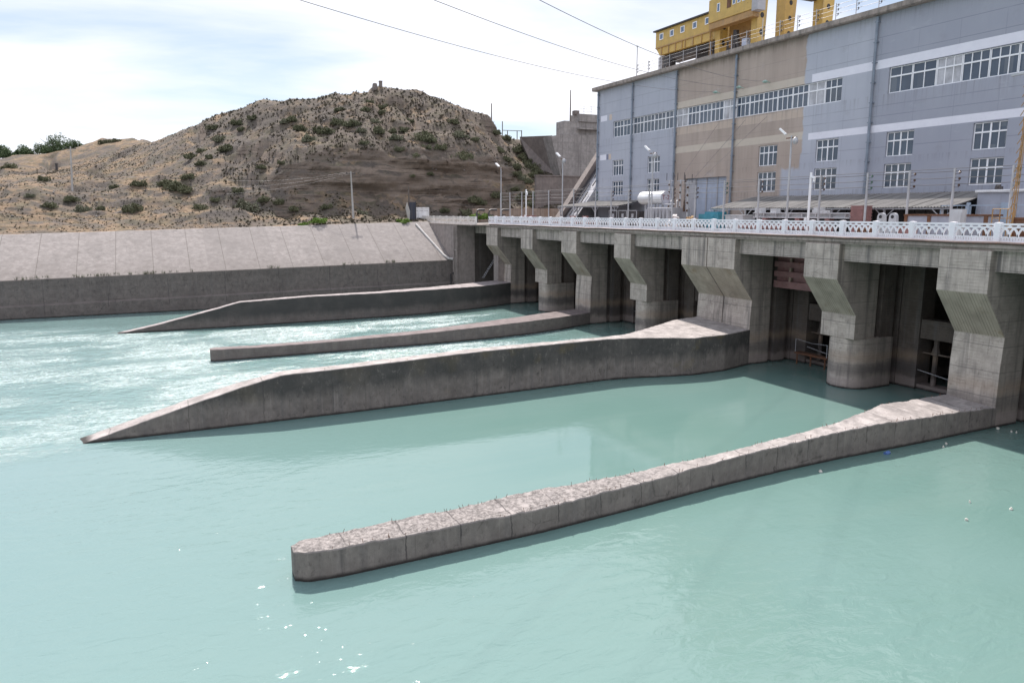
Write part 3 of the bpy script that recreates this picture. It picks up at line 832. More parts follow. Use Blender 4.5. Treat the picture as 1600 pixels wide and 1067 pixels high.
for y in (37.6, 38.9, 40.2):
    m = MB(); m.tube([(42.8, y, -1), (42.8, y, 0.75)], 0.06, 6); m.build('leg', M['rust'], wp)
m = MB(); m.tube([(42.75, 37.4, 1.8), (42.75, 38.9, 1.72), (42.75, 40.4, 1.85)], 0.02, 5)
for y in (37.45, 40.35): m.tube([(42.75, y, 0.85), (42.75, y, 1.82)], 0.03, 5)
m.build('handrail', M['galv'], wp)
# ladder in the end recess, drain hole pipe, drop pipes
m = MB()
a, b = Vector((39.7, 87.2, 6.2)), Vector((37.6, 87.8, 2.8))
for s in (-0.22, 0.22): m.tube([a + Vector((0, s, 0)), b + Vector((0, s, 0))], 0.022, 6)
for i in range(13):
    p = a.lerp(b, (i + 0.5) / 13); m.tube([p + Vector((0, -0.22, 0)), p + Vector((0, 0.22, 0))], 0.02, 5)
tag(m.build('ladder', M['steel'], loc=(37.6, 87.8, 2.8)), 'thin leaning ladder in the dark recess at the far end', 'ladder')

# ------------------------------------------------------------------ divider walls
def divider(name_label, mat, xs_, near, far, top_n, top_f, nose='round', seed=0, rough=0.04, start=None):
    """wall along X: plan edges near(x)/far(x), top heights at the two edges"""
    X_ = np.arange(xs_[0], xs_[-1] + 0.01, 0.14)
    n0 = np.interp(X_, xs_, near); f0 = np.interp(X_, xs_, far)
    tn = np.interp(X_, xs_, top_n); tf_ = np.interp(X_, xs_, top_f)
    nr = fbm(X_ * 0.8, X_ * 0 + 3.1 + seed, 4, seed); nr2 = fbm(X_ * 0.8, X_ * 0 + 9.7 + seed, 4, seed + 5)
    jag = fbm(X_ * 3.1, X_ * 0 + 1.7 + seed, 3, seed + 9, 0.7); jag2 = fbm(X_ * 3.1, X_ * 0 + 5.7 + seed, 3, seed + 13, 0.7)
    tn = tn + rough * (0.55 * nr + 0.5 * jag); tf_ = tf_ + rough * (0.55 * nr2 + 0.5 * jag2)
    if nose == 'round':
        w = f0[0] - n0[0]; c = (f0[0] + n0[0]) / 2
        for i, x in enumerate(X_):
            d = x - X_[0]
            if d < w / 2:
                s = math.sqrt(max(0.0, 1 - ((w / 2 - d) / (w / 2)) ** 2))
                s = max(s, 0.55)
                n0[i] = c - s * (c - n0[i]); f0[i] = c + s * (f0[i] - c)
    m = MB(); vs, fs = [], []
    J = 7
    for i, x in enumerate(X_):
        ring = [(x, n0[i], -3), (x, n0[i], tn[i] - 0.04)]
        for j in range(J):
            t = j / (J - 1)
            e = 0.05 if 0 < t < 1 else 0.0
            zz = tn[i] * (1 - t) + tf_[i] * t + (rough * 0.8 * (vnoise(np.array(x * 2.6), np.array(t * 3.0 + seed), seed + 2)) if 0 < t < 1 else -0.0)
            yy = n0[i] + (f0[i] - n0[i]) * t + (0.03 if j == 0 else (-0.03 if j == J - 1 else 0))
            ring.append((x, yy, float(zz)))
        ring += [(x, f0[i], tf_[i] - 0.04), (x, f0[i], -3)]
        vs += ring
    k = J + 4
    for i in range(len(X_) - 1):
        for j in range(k):
            j2 = (j + 1) % k
            fs.append((i * k + j, i * k + j2, (i + 1) * k + j2, (i + 1) * k + j))
    L = len(X_) - 1
    fs += [tuple(range(k)), tuple(range(L * k + k - 1, L * k - 1, -1))]
    m.add(vs, fs)
    wall = thing('divider_wall', name_label, 'concrete wall', (float(xs_[0]), float(near[0]), 0))
    m.build('wall_body', mat, wall, smooth=False)
    return wall, X_, n0, f0, tn, tf_


def rebar(wall, X_, edge, top, cnt, seed, side=0.08):
    r = random.Random(seed); m = MB()
    for _ in range(cnt):
        i = r.randrange(2, len(X_) - 4)
        p = Vector((X_[i], edge[i] + side, top[i] - 0.05)); h = r.uniform(0.09, 0.2)
        m.tube([p, p + Vector((r.uniform(-.06, .06), r.uniform(-.06, .06), h))], 0.009, 4)
    m.build('rebar_stub', M['rust'], wall)['kind'] = 'stuff'


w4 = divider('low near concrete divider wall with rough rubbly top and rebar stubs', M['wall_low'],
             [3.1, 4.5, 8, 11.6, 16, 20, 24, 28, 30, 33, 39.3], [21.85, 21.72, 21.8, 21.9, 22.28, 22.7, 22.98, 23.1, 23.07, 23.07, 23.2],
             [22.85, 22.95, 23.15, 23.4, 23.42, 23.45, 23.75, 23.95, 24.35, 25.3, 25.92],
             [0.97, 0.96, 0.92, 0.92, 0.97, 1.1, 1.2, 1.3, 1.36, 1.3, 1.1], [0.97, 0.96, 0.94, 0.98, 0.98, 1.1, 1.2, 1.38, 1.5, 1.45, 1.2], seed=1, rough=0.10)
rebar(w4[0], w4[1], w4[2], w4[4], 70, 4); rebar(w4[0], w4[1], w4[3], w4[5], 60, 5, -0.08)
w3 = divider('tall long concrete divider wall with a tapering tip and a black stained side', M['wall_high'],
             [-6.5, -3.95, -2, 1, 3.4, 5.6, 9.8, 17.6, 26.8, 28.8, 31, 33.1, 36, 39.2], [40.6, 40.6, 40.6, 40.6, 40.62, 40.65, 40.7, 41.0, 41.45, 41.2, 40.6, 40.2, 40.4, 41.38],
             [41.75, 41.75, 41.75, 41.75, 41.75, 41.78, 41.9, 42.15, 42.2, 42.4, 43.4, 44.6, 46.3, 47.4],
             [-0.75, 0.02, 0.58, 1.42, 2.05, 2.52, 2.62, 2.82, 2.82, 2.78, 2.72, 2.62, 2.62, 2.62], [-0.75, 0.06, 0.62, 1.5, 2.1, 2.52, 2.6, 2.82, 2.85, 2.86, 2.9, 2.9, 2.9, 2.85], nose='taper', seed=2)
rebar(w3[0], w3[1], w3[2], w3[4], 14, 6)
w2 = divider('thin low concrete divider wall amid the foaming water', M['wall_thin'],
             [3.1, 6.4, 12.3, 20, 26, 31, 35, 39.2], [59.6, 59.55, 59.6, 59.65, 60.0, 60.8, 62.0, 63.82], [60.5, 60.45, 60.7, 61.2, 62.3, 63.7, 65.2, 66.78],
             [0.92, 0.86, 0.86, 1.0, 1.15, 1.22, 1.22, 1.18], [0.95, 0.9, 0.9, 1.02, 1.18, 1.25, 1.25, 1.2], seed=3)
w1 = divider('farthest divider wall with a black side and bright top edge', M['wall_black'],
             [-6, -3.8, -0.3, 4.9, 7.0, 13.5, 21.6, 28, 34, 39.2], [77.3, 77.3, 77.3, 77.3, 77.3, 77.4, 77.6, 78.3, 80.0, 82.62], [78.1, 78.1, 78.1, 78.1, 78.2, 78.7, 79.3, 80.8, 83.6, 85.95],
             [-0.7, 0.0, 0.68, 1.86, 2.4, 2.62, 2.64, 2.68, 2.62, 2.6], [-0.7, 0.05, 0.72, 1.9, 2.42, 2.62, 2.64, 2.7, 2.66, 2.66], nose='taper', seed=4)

# ------------------------------------------------------------------ pipe along the deck edge, gutter on the slope
m = MB(); m.tube([(37.33, y, 9.66 + 0.02 * math.sin(y * 1.7)) for y in np.arange(-30, 85.6, 2.3)], 0.075, 8)
tag(m.build('service_pipe', M['brown_pipe'], loc=(37.33, 30, 9.66), smooth=True), 'long thin brown pipe along the deck edge under the white balustrade', 'pipe')
zt, zb = bank_top(33.5), wall_top(34.8)
m = MB(); m.tube([(33.4, 101.8, zt - 0.25), (34.75, 94.4, zb + 0.62), (35.1, 93.3, zb + 0.22), (35.45, 92.6, zb + 0.18)], 0.16, 8)
tag(m.build('drain_pipe', M['pole_concrete'], loc=(34.7, 95, zb), smooth=True), 'pale drain pipe running down the slope beside the abutment', 'pipe')
m = MB(); m.tube([(35.3, 92.3, 3.2), (34.9, 92.2, 3.15), (34.9, 92.2, 0.6)], 0.09, 8); m.tube([(35.5, 92.3, 3.2), (35.25, 92.3, 3.2)], 0.15, 8)
tag(m.build('outlet_pipe', M['black'], loc=(35, 92.3, 3)), 'black outlet pipe bent down the end of the dark bank wall', 'pipe')

# ------------------------------------------------------------------ balustrades
def panel_mb(L, old=False):
    """cast panel: slotted foot, interlaced pointed arches, pierced top rail (local: along Y, up Z)"""
    m = MB(); t = 0.035
    m.box(-t, t, 0, L, 0.0, 0.13)
    n = 15
    for i in range(n + 1):
        y = L * i / n
        m.box(-t, t, max(0, y - 0.045), min(L, y + 0.045), 0.13, 0.25)
    m.box(-t, t, 0, L, 0.25, 0.33)
    w = L / 5.0
    def rib(pts):
        for (a, za), (b, zb_) in zip(pts[:-1], pts[1:]):
            if a < 0 or b > L or b < 0 or a > L: continue
            m.bar((0, a, za), (0, b, zb_), 2 * t * 0.9, 0.085)
    for i in range(-1, 6):
        y0 = i * w
        ts = np.linspace(0, PI / 2, 7)
        up = [(y0 + w * (1 - math.cos(q)), 0.32 + 0.46 * math.sin(q)) for q in ts]
        rib(up)
        dn = [(y0 + w * math.cos(q), 0.32 + 0.46 * math.sin(q)) for q in ts]
        rib([p for p in dn])
    m.box(-t * .95, t * .95, 0, L, 0.755, 0.80)
    for i in range(6):
        y = min(max(i * w, 0.05), L - 0.05)
        m.box(-t * .9, t * .9, y - 0.06, y + 0.06, 0.79, 0.88)
    m.box(-t * 1.25, t * 1.25, 0, L, 0.87, 0.965)
    return m


PW = 2.326
bal = thing('balustrade', 'bright white arched concrete balustrade along the dam deck', 'balustrade', (37.62, 23.16, 9.65))
pm = panel_mb(PW - 0.26)
p0 = None; q0 = None
for k_ in range(-9, 27):
    y = 23.16 + PW * k_
    if y > 84.5: break
    if p0 is None:
        m = MB(); m.box(-0.14, 0.14, -0.14, 0.14, 0, 1.02); m.add([(-0.14, -0.14, 1.02), (0.14, -0.14, 1.02), (0.14, 0.14, 1.02), (-0.14, 0.14, 1.02), (0, 0, 1.04)], [(0, 1, 4), (1, 2, 4), (2, 3, 4), (3, 0, 4)])
        p0 = m.build('post', M['white_rail'], None, bevel=0.015); p0.parent = bal
        q0 = pm.build('panel', M['white_rail'], None); q0.parent = bal
        p, q = p0, q0
    else:
        p = p0.copy(); C.objects.link(p); q = q0.copy(); C.objects.link(q)
    p.location = (0, y - 23.16, 0.0); q.location = (0, y + 0.13 - 23.16, 0.02)
m = MB(); m.box(37.52, 37.76, -0.5, 84.2, 9.6, 9.67); m.build('plinth', M['white_rail'], bal)
bal2 = thing('balustrade', 'older weathered off-white balustrade between the white cabinet and the dam', 'balustrade', (36.2, 86.6, 9.63))
PW2 = 2.6
pm = panel_mb(PW2 - 0.2)
for k_ in range(8):
    if k_ == 0:
        m = MB(); m.box(-0.1, 0.1, -0.1, 0.1, 0, 1.0)
        p0 = m.build('post', M['old_rail'], None); p0.parent = bal2
        q0 = pm.build('panel', M['old_rail'], None); q0.parent = bal2
        p, q = p0, q0
    else:
        p = p0.copy(); C.objects.link(p); q = q0.copy(); C.objects.link(q)
    p.location = (0, PW2 * k_, 0); q.location = (0, PW2 * k_ + 0.1, 0)
gc = thing('gate_cabinet', 'plain white panelled gate block at the far end of the balustrade', 'gate', (36.0, 108.5, 9.6))
m = MB(); m.box(35.0, 37.3, 107.6, 107.9, 9.6, 11.75); m.build('panel', M['white'], gc)
m = MB()
for x in (35.0, 35.75, 36.5, 37.3): m.box(x - 0.06, x + 0.06, 107.53, 107.96, 9.6, 11.8)
m.box(34.95, 37.35, 107.5, 107.98, 11.72, 11.85); m.build('frame', M['white'], gc)
m = MB()
for x in (35.1, 35.9, 36.65):
    for j in range(4): m.box(x + j * 0.15, x + j * 0.15 + 0.07, 107.56, 107.6, 11.28, 11.38)
m.build('vent', M['steel'], gc)

# ------------------------------------------------------------------ powerhouse
FX = 50.0
ph = thing('powerhouse', 'long blue-grey and tan powerhouse with white bands and strip windows', 'building', (FX, 46, 9.66))
YA, YB, ZA, ZB = 10.0, 80.75, 9.3, 25.6
wins = []
for i, y0 in enumerate((30.93, 37.55, 44.2, 50.75)):
    for z0, z1 in ((15.25, 17.03), (12.95, 14.72)): wins.append((y0, y0 + 2.27, z0, z1))
for y0 in (67.8, 74.87):
    for z0, z1 in ((15.42, 17.22), (13.1, 14.77)): wins.append((y0, y0 + 2.25, z0, z1))
for y0 in (24.3, 17.6): wins.append((y0, y0 + 2.27, 15.25, 17.03)); wins.append((y0, y0 + 2.27, 12.95, 14.72))
strips = [(44.25, 77.15, 19.86, 21.7), (14.0, 40.05, 19.84, 21.7)]
gate = (57.1, 63.5, 9.5, 14.56)
holes = wins + strips + [gate]
ysg = sorted({YA, YB} | {h[0] for h in holes} | {h[1] for h in holes})
zsg = sorted({ZA, ZB} | {h[2] for h in holes} | {h[3] for h in holes})
m = MB()
for a, b in zip(ysg[:-1], ysg[1:]):
    for c, d in zip(zsg[:-1], zsg[1:]):
        ym, zm = (a + b) / 2, (c + d) / 2
        if any(h[0] < ym < h[1] and h[2] < zm < h[3] for h in holes): continue
        m.add([(FX, a, c), (FX, b, c), (FX, b, d), (FX, a, d)], [(0, 3, 2, 1)])
for h in holes:
    dp = 0.28 if h is not gate else 0.5
    y0, y1, z0, z1 = h
    m.add([(FX, y0, z0), (FX, y1, z0), (FX, y1, z1), (FX, y0, z1), (FX + dp, y0, z0), (FX + dp, y1, z0), (FX + dp, y1, z1), (FX + dp, y0, z1)],
          [(0, 1, 5, 4), (1, 2, 6, 5), (2, 3, 7, 6), (3, 0, 4, 7)])
m.add([(FX, YA, ZA), (FX, YA, ZB), (78, YA, ZB), (78, YA, ZA)], [(0, 1, 2, 3)])
m.add([(FX, YB, ZA), (78, YB, ZA), (78, YB, ZB), (FX, YB, ZB)], [(0, 1, 2, 3)])
m.add([(78, YA, ZA), (78, YA, ZB), (78, YB, ZB), (78, YB, ZA)], [(0, 1, 2, 3)])
wall = m.build('wall', M['facade'], ph, recalc=False)
m = MB(); m.box(49.45, 78.4, 9.6, 81.15, 25.6, 25.85); m.box(49.4, 49.75, 9.55, 81.2, 25.66, 26.02)
m.build('roof', M['slab'], ph)


def window(y0, y1, z0, z1, cols, film=False, transom=0.645, mid=True, x=FX + 0.15):
    m = MB(); fw = 0.055
    m.box(x - 0.04, x + 0.04, y0, y0 + fw, z0, z1); m.box(x - 0.04, x + 0.04, y1 - fw, y1, z0, z1)
    m.box(x - 0.04, x + 0.04, y0 + fw, y1 - fw, z0, z0 + fw); m.box(x - 0.04, x + 0.04, y0 + fw, y1 - fw, z1 - fw, z1)
    zt = z0 + (z1 - z0) * transom
    m.box(x - 0.045, x + 0.045, y0 + fw, y1 - fw, zt - 0.05, zt + 0.05)
    for i in range(1, cols):
        y = y0 + (y1 - y0) * i / cols
        t = 0.055 if (mid and i * 2 == cols) else 0.03
        m.box(x - 0.037, x + 0.037, y - t, y + t, z0 + fw, z1 - fw)
    w = m.build('window', M['frame_white'], ph)
    p = MB(); p.box(x + 0.008, x + 0.02, y0 + 0.02, y1 - 0.02, z0 + 0.02, z1 - 0.02)
    p.build('pane', M['film'] if film else M['glass'], w)
    return w


for i, (y0, y1, z0, z1) in enumerate(wins): window(y0 + 0.02, y1 - 0.02, z0 + 0.02, z1 - 0.02, 4)
# strip windows: runs of three-light casements
runs = [(73.1, 77.13, 2), (65.15, 73.1, 4), (56.3, 65.15, 5), (44.27, 56.3, 7)]
for a, b, n in runs:
    for i in range(n):
        w = (b - a) / n
        film = (a > 56 and a < 57 and i == n - 1) or (a > 56 and a < 57 and i == 0) or (a < 45 and i == 1)
        window(a + w * i + 0.015, a + w * (i + 1) - 0.015, 19.88, 21.68, 3 if not film else 2, film, 0.64, False)
n = 14; a, b = 14.02, 40.03
for i in range(n):
    w = (b - a) / n
    window(a + w * i + 0.015, a + w * (i + 1) - 0.015, 19.86, 21.68, 3 if i < 12 else 2, i == 11, 0.64, False)
m = MB()
for y in (80.35, 73.1, 65.15, 56.3, 41.25, 26.2):
    m = MB(); m.tube([(49.82, y, 9.7), (49.82, y, 25.5)], 0.105, 10)
    for z in np.arange(10.6, 25.4, 1.45): m.box(49.72, 50.0, y - 0.15, y + 0.15, z, z + 0.07)
    m.build('drainpipe', M['blue_pipe'], ph)
m = MB(); m.box(50.35, 50.45, 57.1, 63.5, 9.5, 14.56)
g = m.build('gate_door', M['gate_blue'], ph)
m = MB()
for y in (58.7, 60.3, 61.9): m.box(50.28, 50.36, y - 0.06, y + 0.06, 9.6, 14.5)
m.box(50.2, 50.36, 61.9, 63.45, 9.6, 14.4); m.build('door_leaf', M['steel'], g)
for y in (58.6, 55.4, 52.1):
    m = MB(); m.tube([(50.0, y, 22.42), (49.6, y, 22.5)], 0.035, 6)
    m.lathe([(0.05, 0.12), (0.20, 0.05), (0.27, -0.04), (0.14, -0.12), (0.02, -0.13)], (49.45, y, 22.48), 10)
    m.build('wall_lamp', M['lamp_green'], ph, smooth=True)
# plinth block projecting at the right hand end with its door
ax = thing('annex', 'small blue-grey flat roofed annex with pale blue door beside the large shelter', 'building', (48.8, 29.5, 9.66))
m = MB(); m.box(47.6, 49.98, 26.3, 30.85, 9.66, 12.4); m.build('wall', M['annex'], ax)
m = MB(); m.box(47.45, 49.99, 26.1, 30.95, 12.4, 12.56); m.build('roof', M['white'], ax)
m = MB(); m.box(47.54, 47.6, 28.35, 29.3, 9.7, 11.75); m.build('door', M['light_blue'], ax)
# things on the annex roof
m = MB()
for q in range(7): m.lathe([(0.035, 0), (0.10, 0.03), (0.035, 0.07)], (48.0, 28.15, 12.56 + q * 0.13), 10)
m.tube([(48.0, 28.15, 12.56), (48.0, 28.15, 13.6)], 0.03, 6)
tag(m.build('insulator', M['ceramic'], loc=(48, 28.15, 12.56), smooth=True), 'tall rust-red ribbed insulator standing on the annex roof', 'insulator')
m = MB(); m.box(47.8, 48.1, 29.6, 29.95, 12.56, 12.76); m.tube([(47.85, 29.62, 12.8), (47.85, 29.9, 12.8)], 0.08, 8); m.tube([(47.9, 29.7, 12.7), (47.6, 29.75, 12.66)], 0.04, 6)
tag(m.build('motor_housing', M['dark_steel'], loc=(48, 29.9, 12.56)), 'dark little motor box lying on the annex roof', 'machine')

# ------------------------------------------------------------------ open shelters
def shelter(label, ea, eb, ta, tb, xe, ze, xt, zt, posts):
    s = thing('shelter', label, 'shelter', (xe, (ea + eb) / 2, 9.66))
    n = int((eb - ea) / 0.055)
    m = MB(); vs, fs = [], []
    rows = 7
    for j in range(rows):
        t = j / (rows - 1)
        for i in range(n + 1):
            u = i / n
            y = (ea + (eb - ea) * u) * (1 - t) + (ta + (tb - ta) * u) * t
            x = xe + (xt - xe) * t
            z = ze + (zt - ze) * t + 0.032 * math.sin(i * PI / 2) + 0.05 * float(vnoise(np.array(u * 17.0), np.array(t * 3.0), 5))
            vs.append((x - 0.06 * float(vnoise(np.array(u * 22.0), np.array(1.0), 8)) * (1 if j == 0 else 0), y, z))
    b0 = len(vs)
    vs += [(x, y, z - 0.02) for x, y, z in vs]
    W = n + 1
    for j in range(rows - 1):
        for i in range(n):
            a = j * W + i
            fs.append((a, a + 1, a + W + 1, a + W)); fs.append((b0 + a, b0 + a + W, b0 + a + W + 1, b0 + a + 1))
    for i in range(n): fs.append((i, b0 + i, b0 + i + 1, i + 1))
    for j in range(rows - 1):
        a = j * W; fs.append((a, a + W, b0 + a + W, b0 + a)); a = j * W + n; fs.append((a, b0 + a, b0 + a + W, a + W))
    m.add(vs, fs); m.build('roof', M['corrugated'], s, recalc=False)
    m = MB()
    m.bar((xe + 0.12, ea, ze - 0.10), (xe + 0.12, eb, ze - 0.10), 0.08, 0.10)
    m.bar((xt - 0.3, ta, zt - 0.14), (xt - 0.3, tb, zt - 0.14), 0.08, 0.10)
    for p in posts:
        u = (p - ea) / (eb - ea); pt = ta + (tb - ta) * u
        m.bar((xe, p, ze - 0.18), (xt, pt, zt - 0.18), 0.07, 0.09)
    m.build('rafter', M['steel'], s)
    for p in posts:
        m = MB(); m.box(xe + 0.08, xe + 0.18, p - 0.05, p + 0.05, 9.66, ze - 0.15)
        m.bar((xe + 0.13, p, ze - 0.75), (xe + 0.13, p + 0.7, ze - 0.15), 0.05, 0.05); m.bar((xe + 0.13, p, ze - 0.75), (xe + 0.13, p - 0.7, ze - 0.15), 0.05, 0.05)
        m.build('post', M['galv'], s)
    return s


shelter('long open corrugated lean-to shelter below the grey and tan facade', 30.95, 53.35, 30.95, 53.1, 45.0, 11.5, 49.9, 12.55, [31.4, 35.6, 40.0, 44.5, 49.0, 52.9])
shelter('short corrugated lean-to roof at the far end of the powerhouse', 68.3, 81.7, 70.1, 81.0, 45.0, 11.85, 49.9, 12.5, [69.0, 73.0, 77.0, 81.0])
m = MB(); m.box(47.0, 47.2, 31.1, 51.0, 9.66, 11.7)  # near-black boards added to give the shade under the shelter roof
for y in np.arange(31.5, 51, 0.8): m.box(46.9, 47.01, y, y + 0.3, 9.66, 11.6)
tag(m.build('shade_screen', M['crane_dark'], loc=(47, 42, 9.66)), 'added dark screen standing in for the shade inside the long lean-to shelter', 'screen')

# ------------------------------------------------------------------ bus-bar fences with insulators
def insulator_mb(p, dy, r=0.075):
    m = MB(); x, y, z = p
    m.tube([(x, y, z - 0.05), (x, y + dy, z - 0.05)], 0.016, 5)
    m.tube([(x, y + dy, z - 0.06), (x, y + dy, z + 0.14)], 0.014, 5)
    m.lathe([(0.03, 0), (r, 0.02), (r * 0.7, 0.06), (r * 0.95, 0.08), (r * 0.4, 0.13), (0.02, 0.15)], (x, y + dy, z), 10)
    return m


def sag_wire(m, a, b, s, r, n=7):
    a, b = Vector(a), Vector(b)
    m.tube([a.lerp(b, t) - Vector((0, 0, 4 * s * t * (1 - t))) for t in np.linspace(0, 1, n)], r, 5)


bus = thing('wire_fence', 'row of grey steel posts with insulators and bare wires before the powerhouse', 'wire fence', (43, 29.4, 9.66))
bys = [16.0, 19.3, 22.6, 26.0, 29.4, 32.3, 35.4, 39.3, 45.3, 49.3, 53.0, 56.2, 59.8, 63.3, 66.4, 69.5, 74.2, 80.1, 84.3, 87.5, 91.0, 94.0]
for i, y in enumerate(bys):
    m = MB(); top = 13.72 if y < 50 or y > 73 else 13.45
    m.tube([(43, y, 9.66), (43 + 0.03 * math.sin(i * 2.1), y, top)], 0.075, 8)
    p = m.build('post', M['galv'], bus, smooth=True)
    for z in (top - 0.28, top - 0.66, top - 1.04):
        insulator_mb((43, y, z), -0.34, 0.085).build('insulator', M['ceramic'] if i % 3 else M['ceramic_green'], p, smooth=True)
m = MB()
for a, b in zip(bys[:-1], bys[1:]):
    for z in (13.58, 13.2, 12.82): sag_wire(m, (43, a - 0.34, z), (43, b - 0.34, z), 0.03, 0.02, 4)
    sag_wire(m, (43, a, 13.72), (43, b, 13.72), 0.0, 0.018, 3)
    sag_wire(m, (43.1, a, 12.35), (43.1, b, 12.35), 0.04, 0.012, 4)
m.build('wire', M['wire'], bus)

rf = thing('roof_fence', 'row of thin posts with three wires along the powerhouse roof edge', 'wire fence', (50.6, 46, 26))
rys = [71.3, 69.4, 67.5, 65.2, 63.1, 61.0, 58.0, 56.0, 54.0, 51.9, 49.9, 47.9, 45.9, 43.95, 41.9, 39.7, 37.4, 35, 32.6, 30.2, 28, 25, 22, 19, 16]
for i, y in enumerate(rys):
    m = MB(); top = 28.25 if i in (8,) else 27.62
    m.tube([(50.6, y, 25.85), (50.6, y, top)], 0.035, 6)
    p = m.build('post', M['galv'], rf)
    for z in (27.45, 27.1, 26.75): insulator_mb((50.6, y, z - 0.05), -0.22, 0.06).build('insulator', M['dark_steel'], p, smooth=True)
m = MB(); m.tube([(50.6, 73.5, 25.85), (50.6, 73.5, 29.6)], 0.05, 6); m.box(50.56, 50.64, 73.35, 73.65, 29.5, 29.56); p = m.build('post', M['galv'], rf)
for z in (27.45, 27.1, 26.75): insulator_mb((50.6, 73.5, z - 0.05), -0.22, 0.06).build('insulator', M['dark_steel'], p, smooth=True)
m = MB()
rr = [73.5] + rys
for a, b in zip(rr[:-1], rr[1:]):
    for z in (27.5, 27.15, 26.8): sag_wire(m, (50.6, a - 0.22, z), (50.6, b - 0.22, z), 0.015, 0.016, 3)
m.build('wire', M['wire'], rf)

# ------------------------------------------------------------------ gantry crane on the roof
cr = thing('gantry_crane', 'large yellow gantry crane straddling the powerhouse roof', 'crane', (59, 64, 26))
CXN = 56.0
m = MB()
m.box(CXN, CXN + 3.0, 66.9, 77.55, 30.5, 32.35); m.build('machine_house', M['yellow'], cr, bevel=0.03)
m = MB(); m.box(CXN - 0.25, CXN + 3.2, 66.9, 77.8, 32.35, 32.5); m.build('house_roof', M['crane_dark'], cr)
for y in (68.2, 70.3, 72.45, 74.4, 76.4):
    m = MB(); y0, y1, z0, z1 = y - 0.36, y + 0.36, 31.3, 32.02
    m.box(CXN - 0.05, CXN + 0.02, y0, y0 + 0.09, z0, z1); m.box(CXN - 0.05, CXN + 0.02, y1 - 0.09, y1, z0, z1)
    m.box(CXN - 0.05, CXN + 0.02, y0 + .09, y1 - .09, z0, z0 + 0.09); m.box(CXN - 0.05, CXN + 0.02, y0 + .09, y1 - .09, z1 - 0.09, z1)
    w = m.build('window', M['white'], cr)
    m = MB(); m.box(CXN - 0.02, CXN + 0.005, y0 + 0.05, y1 - 0.05, z0 + 0.05, z1 - 0.05); m.build('pane', M['blue_glass'], w)
# ribbed girder skirt under the house
m = MB(); m.prism([(66.9, 29.55), (66.9, 30.5), (77.55, 30.5), (76.75, 29.6)], CXN + 0.06, CXN + 2.9, 'X')
sk = m.build('girder', M['yellow'], cr)
m = MB()
m.box(CXN - 0.06, CXN + 0.08, 66.9, 77.5, 30.42, 30.54)
for y in (67.6, 69.1, 70.55, 71.95, 72.5, 73.7, 75.0, 76.35): m.box(CXN - 0.02, CXN + 0.07, y - 0.06, y + 0.06, 29.6, 30.42)
m.build('stiffener', M['orange'], sk)
m = MB()
m.box(CXN + 0.5, CXN + 2.6, 67.0, 76.4, 28.9, 29.55)
m.box(CXN + 1.4, CXN + 4.8, 66.9, 71.5, 28.0, 29.5)
m.build('walkway_deck', M['crane_dark'], cr)
for x, y, w, mt in ((CXN + 0.5, 77.1, 0.55, 'steel'), (CXN + 1.2, 76.6, 0.7, 'rust'), (CXN + 3.6, 74.3, 0.35, 'crane_dark'), (CXN + 3.6, 73.3, 0.35, 'crane_dark'), (CXN + 3.6, 72.3, 0.35, 'crane_dark'), (CXN + 1.6, 71.2, 0.9, 'crane_dark')):
    m = MB(); m.box(x, x + w, y - w / 2, y + w / 2, 25.85, 29.6); m.build('support', M[mt], cr)
m = MB(); m.box(CXN + 0.2, CXN + 1.3, 75.2, 76.0, 28.2, 28.9); m.build('motor_box', M['crane_dark'], cr)


def crane_leg(x0, x1, y0, y1, xt0, xt1, zt, holes=True):
    m = MB()
    zb = 25.85
    v = [(x0, y0, zb), (x1, y0, zb), (x1, y1, zb), (x0, y1, zb), (xt0, y0, zt), (xt1, y0, zt), (xt1, y1, zt), (xt0, y1, zt)]
    m.add(v, [(0, 3, 2, 1), (4, 5, 6, 7), (0, 1, 5, 4), (1, 2, 6, 5), (2, 3, 7, 6), (3, 0, 4, 7)])
    l = m.build('leg', M['yellow'], cr)
    if holes:
        for z in np.arange(27.4, zt - 0.5, 1.62):
            t = (z - zb) / (zt - zb); c = (x0 + x1) / 2 * (1 - t) + (xt0 + xt1) / 2 * t
            pts = [(c + 0.24 * math.cos(a), z + 0.27 * math.sin(a)) for a in np.linspace(0, 2 * PI, 17)[:-1]]
            h = MB(); h.prism(pts, y0 - 0.012, y0 + 0.02, 'Y'); h.build('access_hole', M['black'], l)
    return l


crane_leg(CXN + 0.1, CXN + 1.0, 60.6, 61.45, CXN - 0.1, CXN + 1.7, 40)
crane_leg(CXN + 0.1, CXN + 0.9, 66.15, 66.9, CXN + 0.0, CXN + 1.6, 40)
crane_leg(64.4, 65.5, 65.4, 66.7, 64.3, 66.4, 40)
crane_leg(64.4, 65.5, 60.1, 61.4, 64.3, 66.4, 40)
m = MB(); m.box(55.6, 66.6, 60.2, 61.8, 40, 42.2); m.box(55.6, 66.6, 65.2, 66.8, 40, 42.2); m.box(55.4, 57.4, 58, 69, 42.2, 43.4); m.box(64.3, 66.3, 58, 69, 42.2, 43.4)
m.build('top_girder', M['yellow'], cr)
m = MB(); m.box(CXN + 1.1, 64.4, 60.9, 61.7, 33.0, 33.9); m.build('tie_beam', M['crane_dark'], cr)
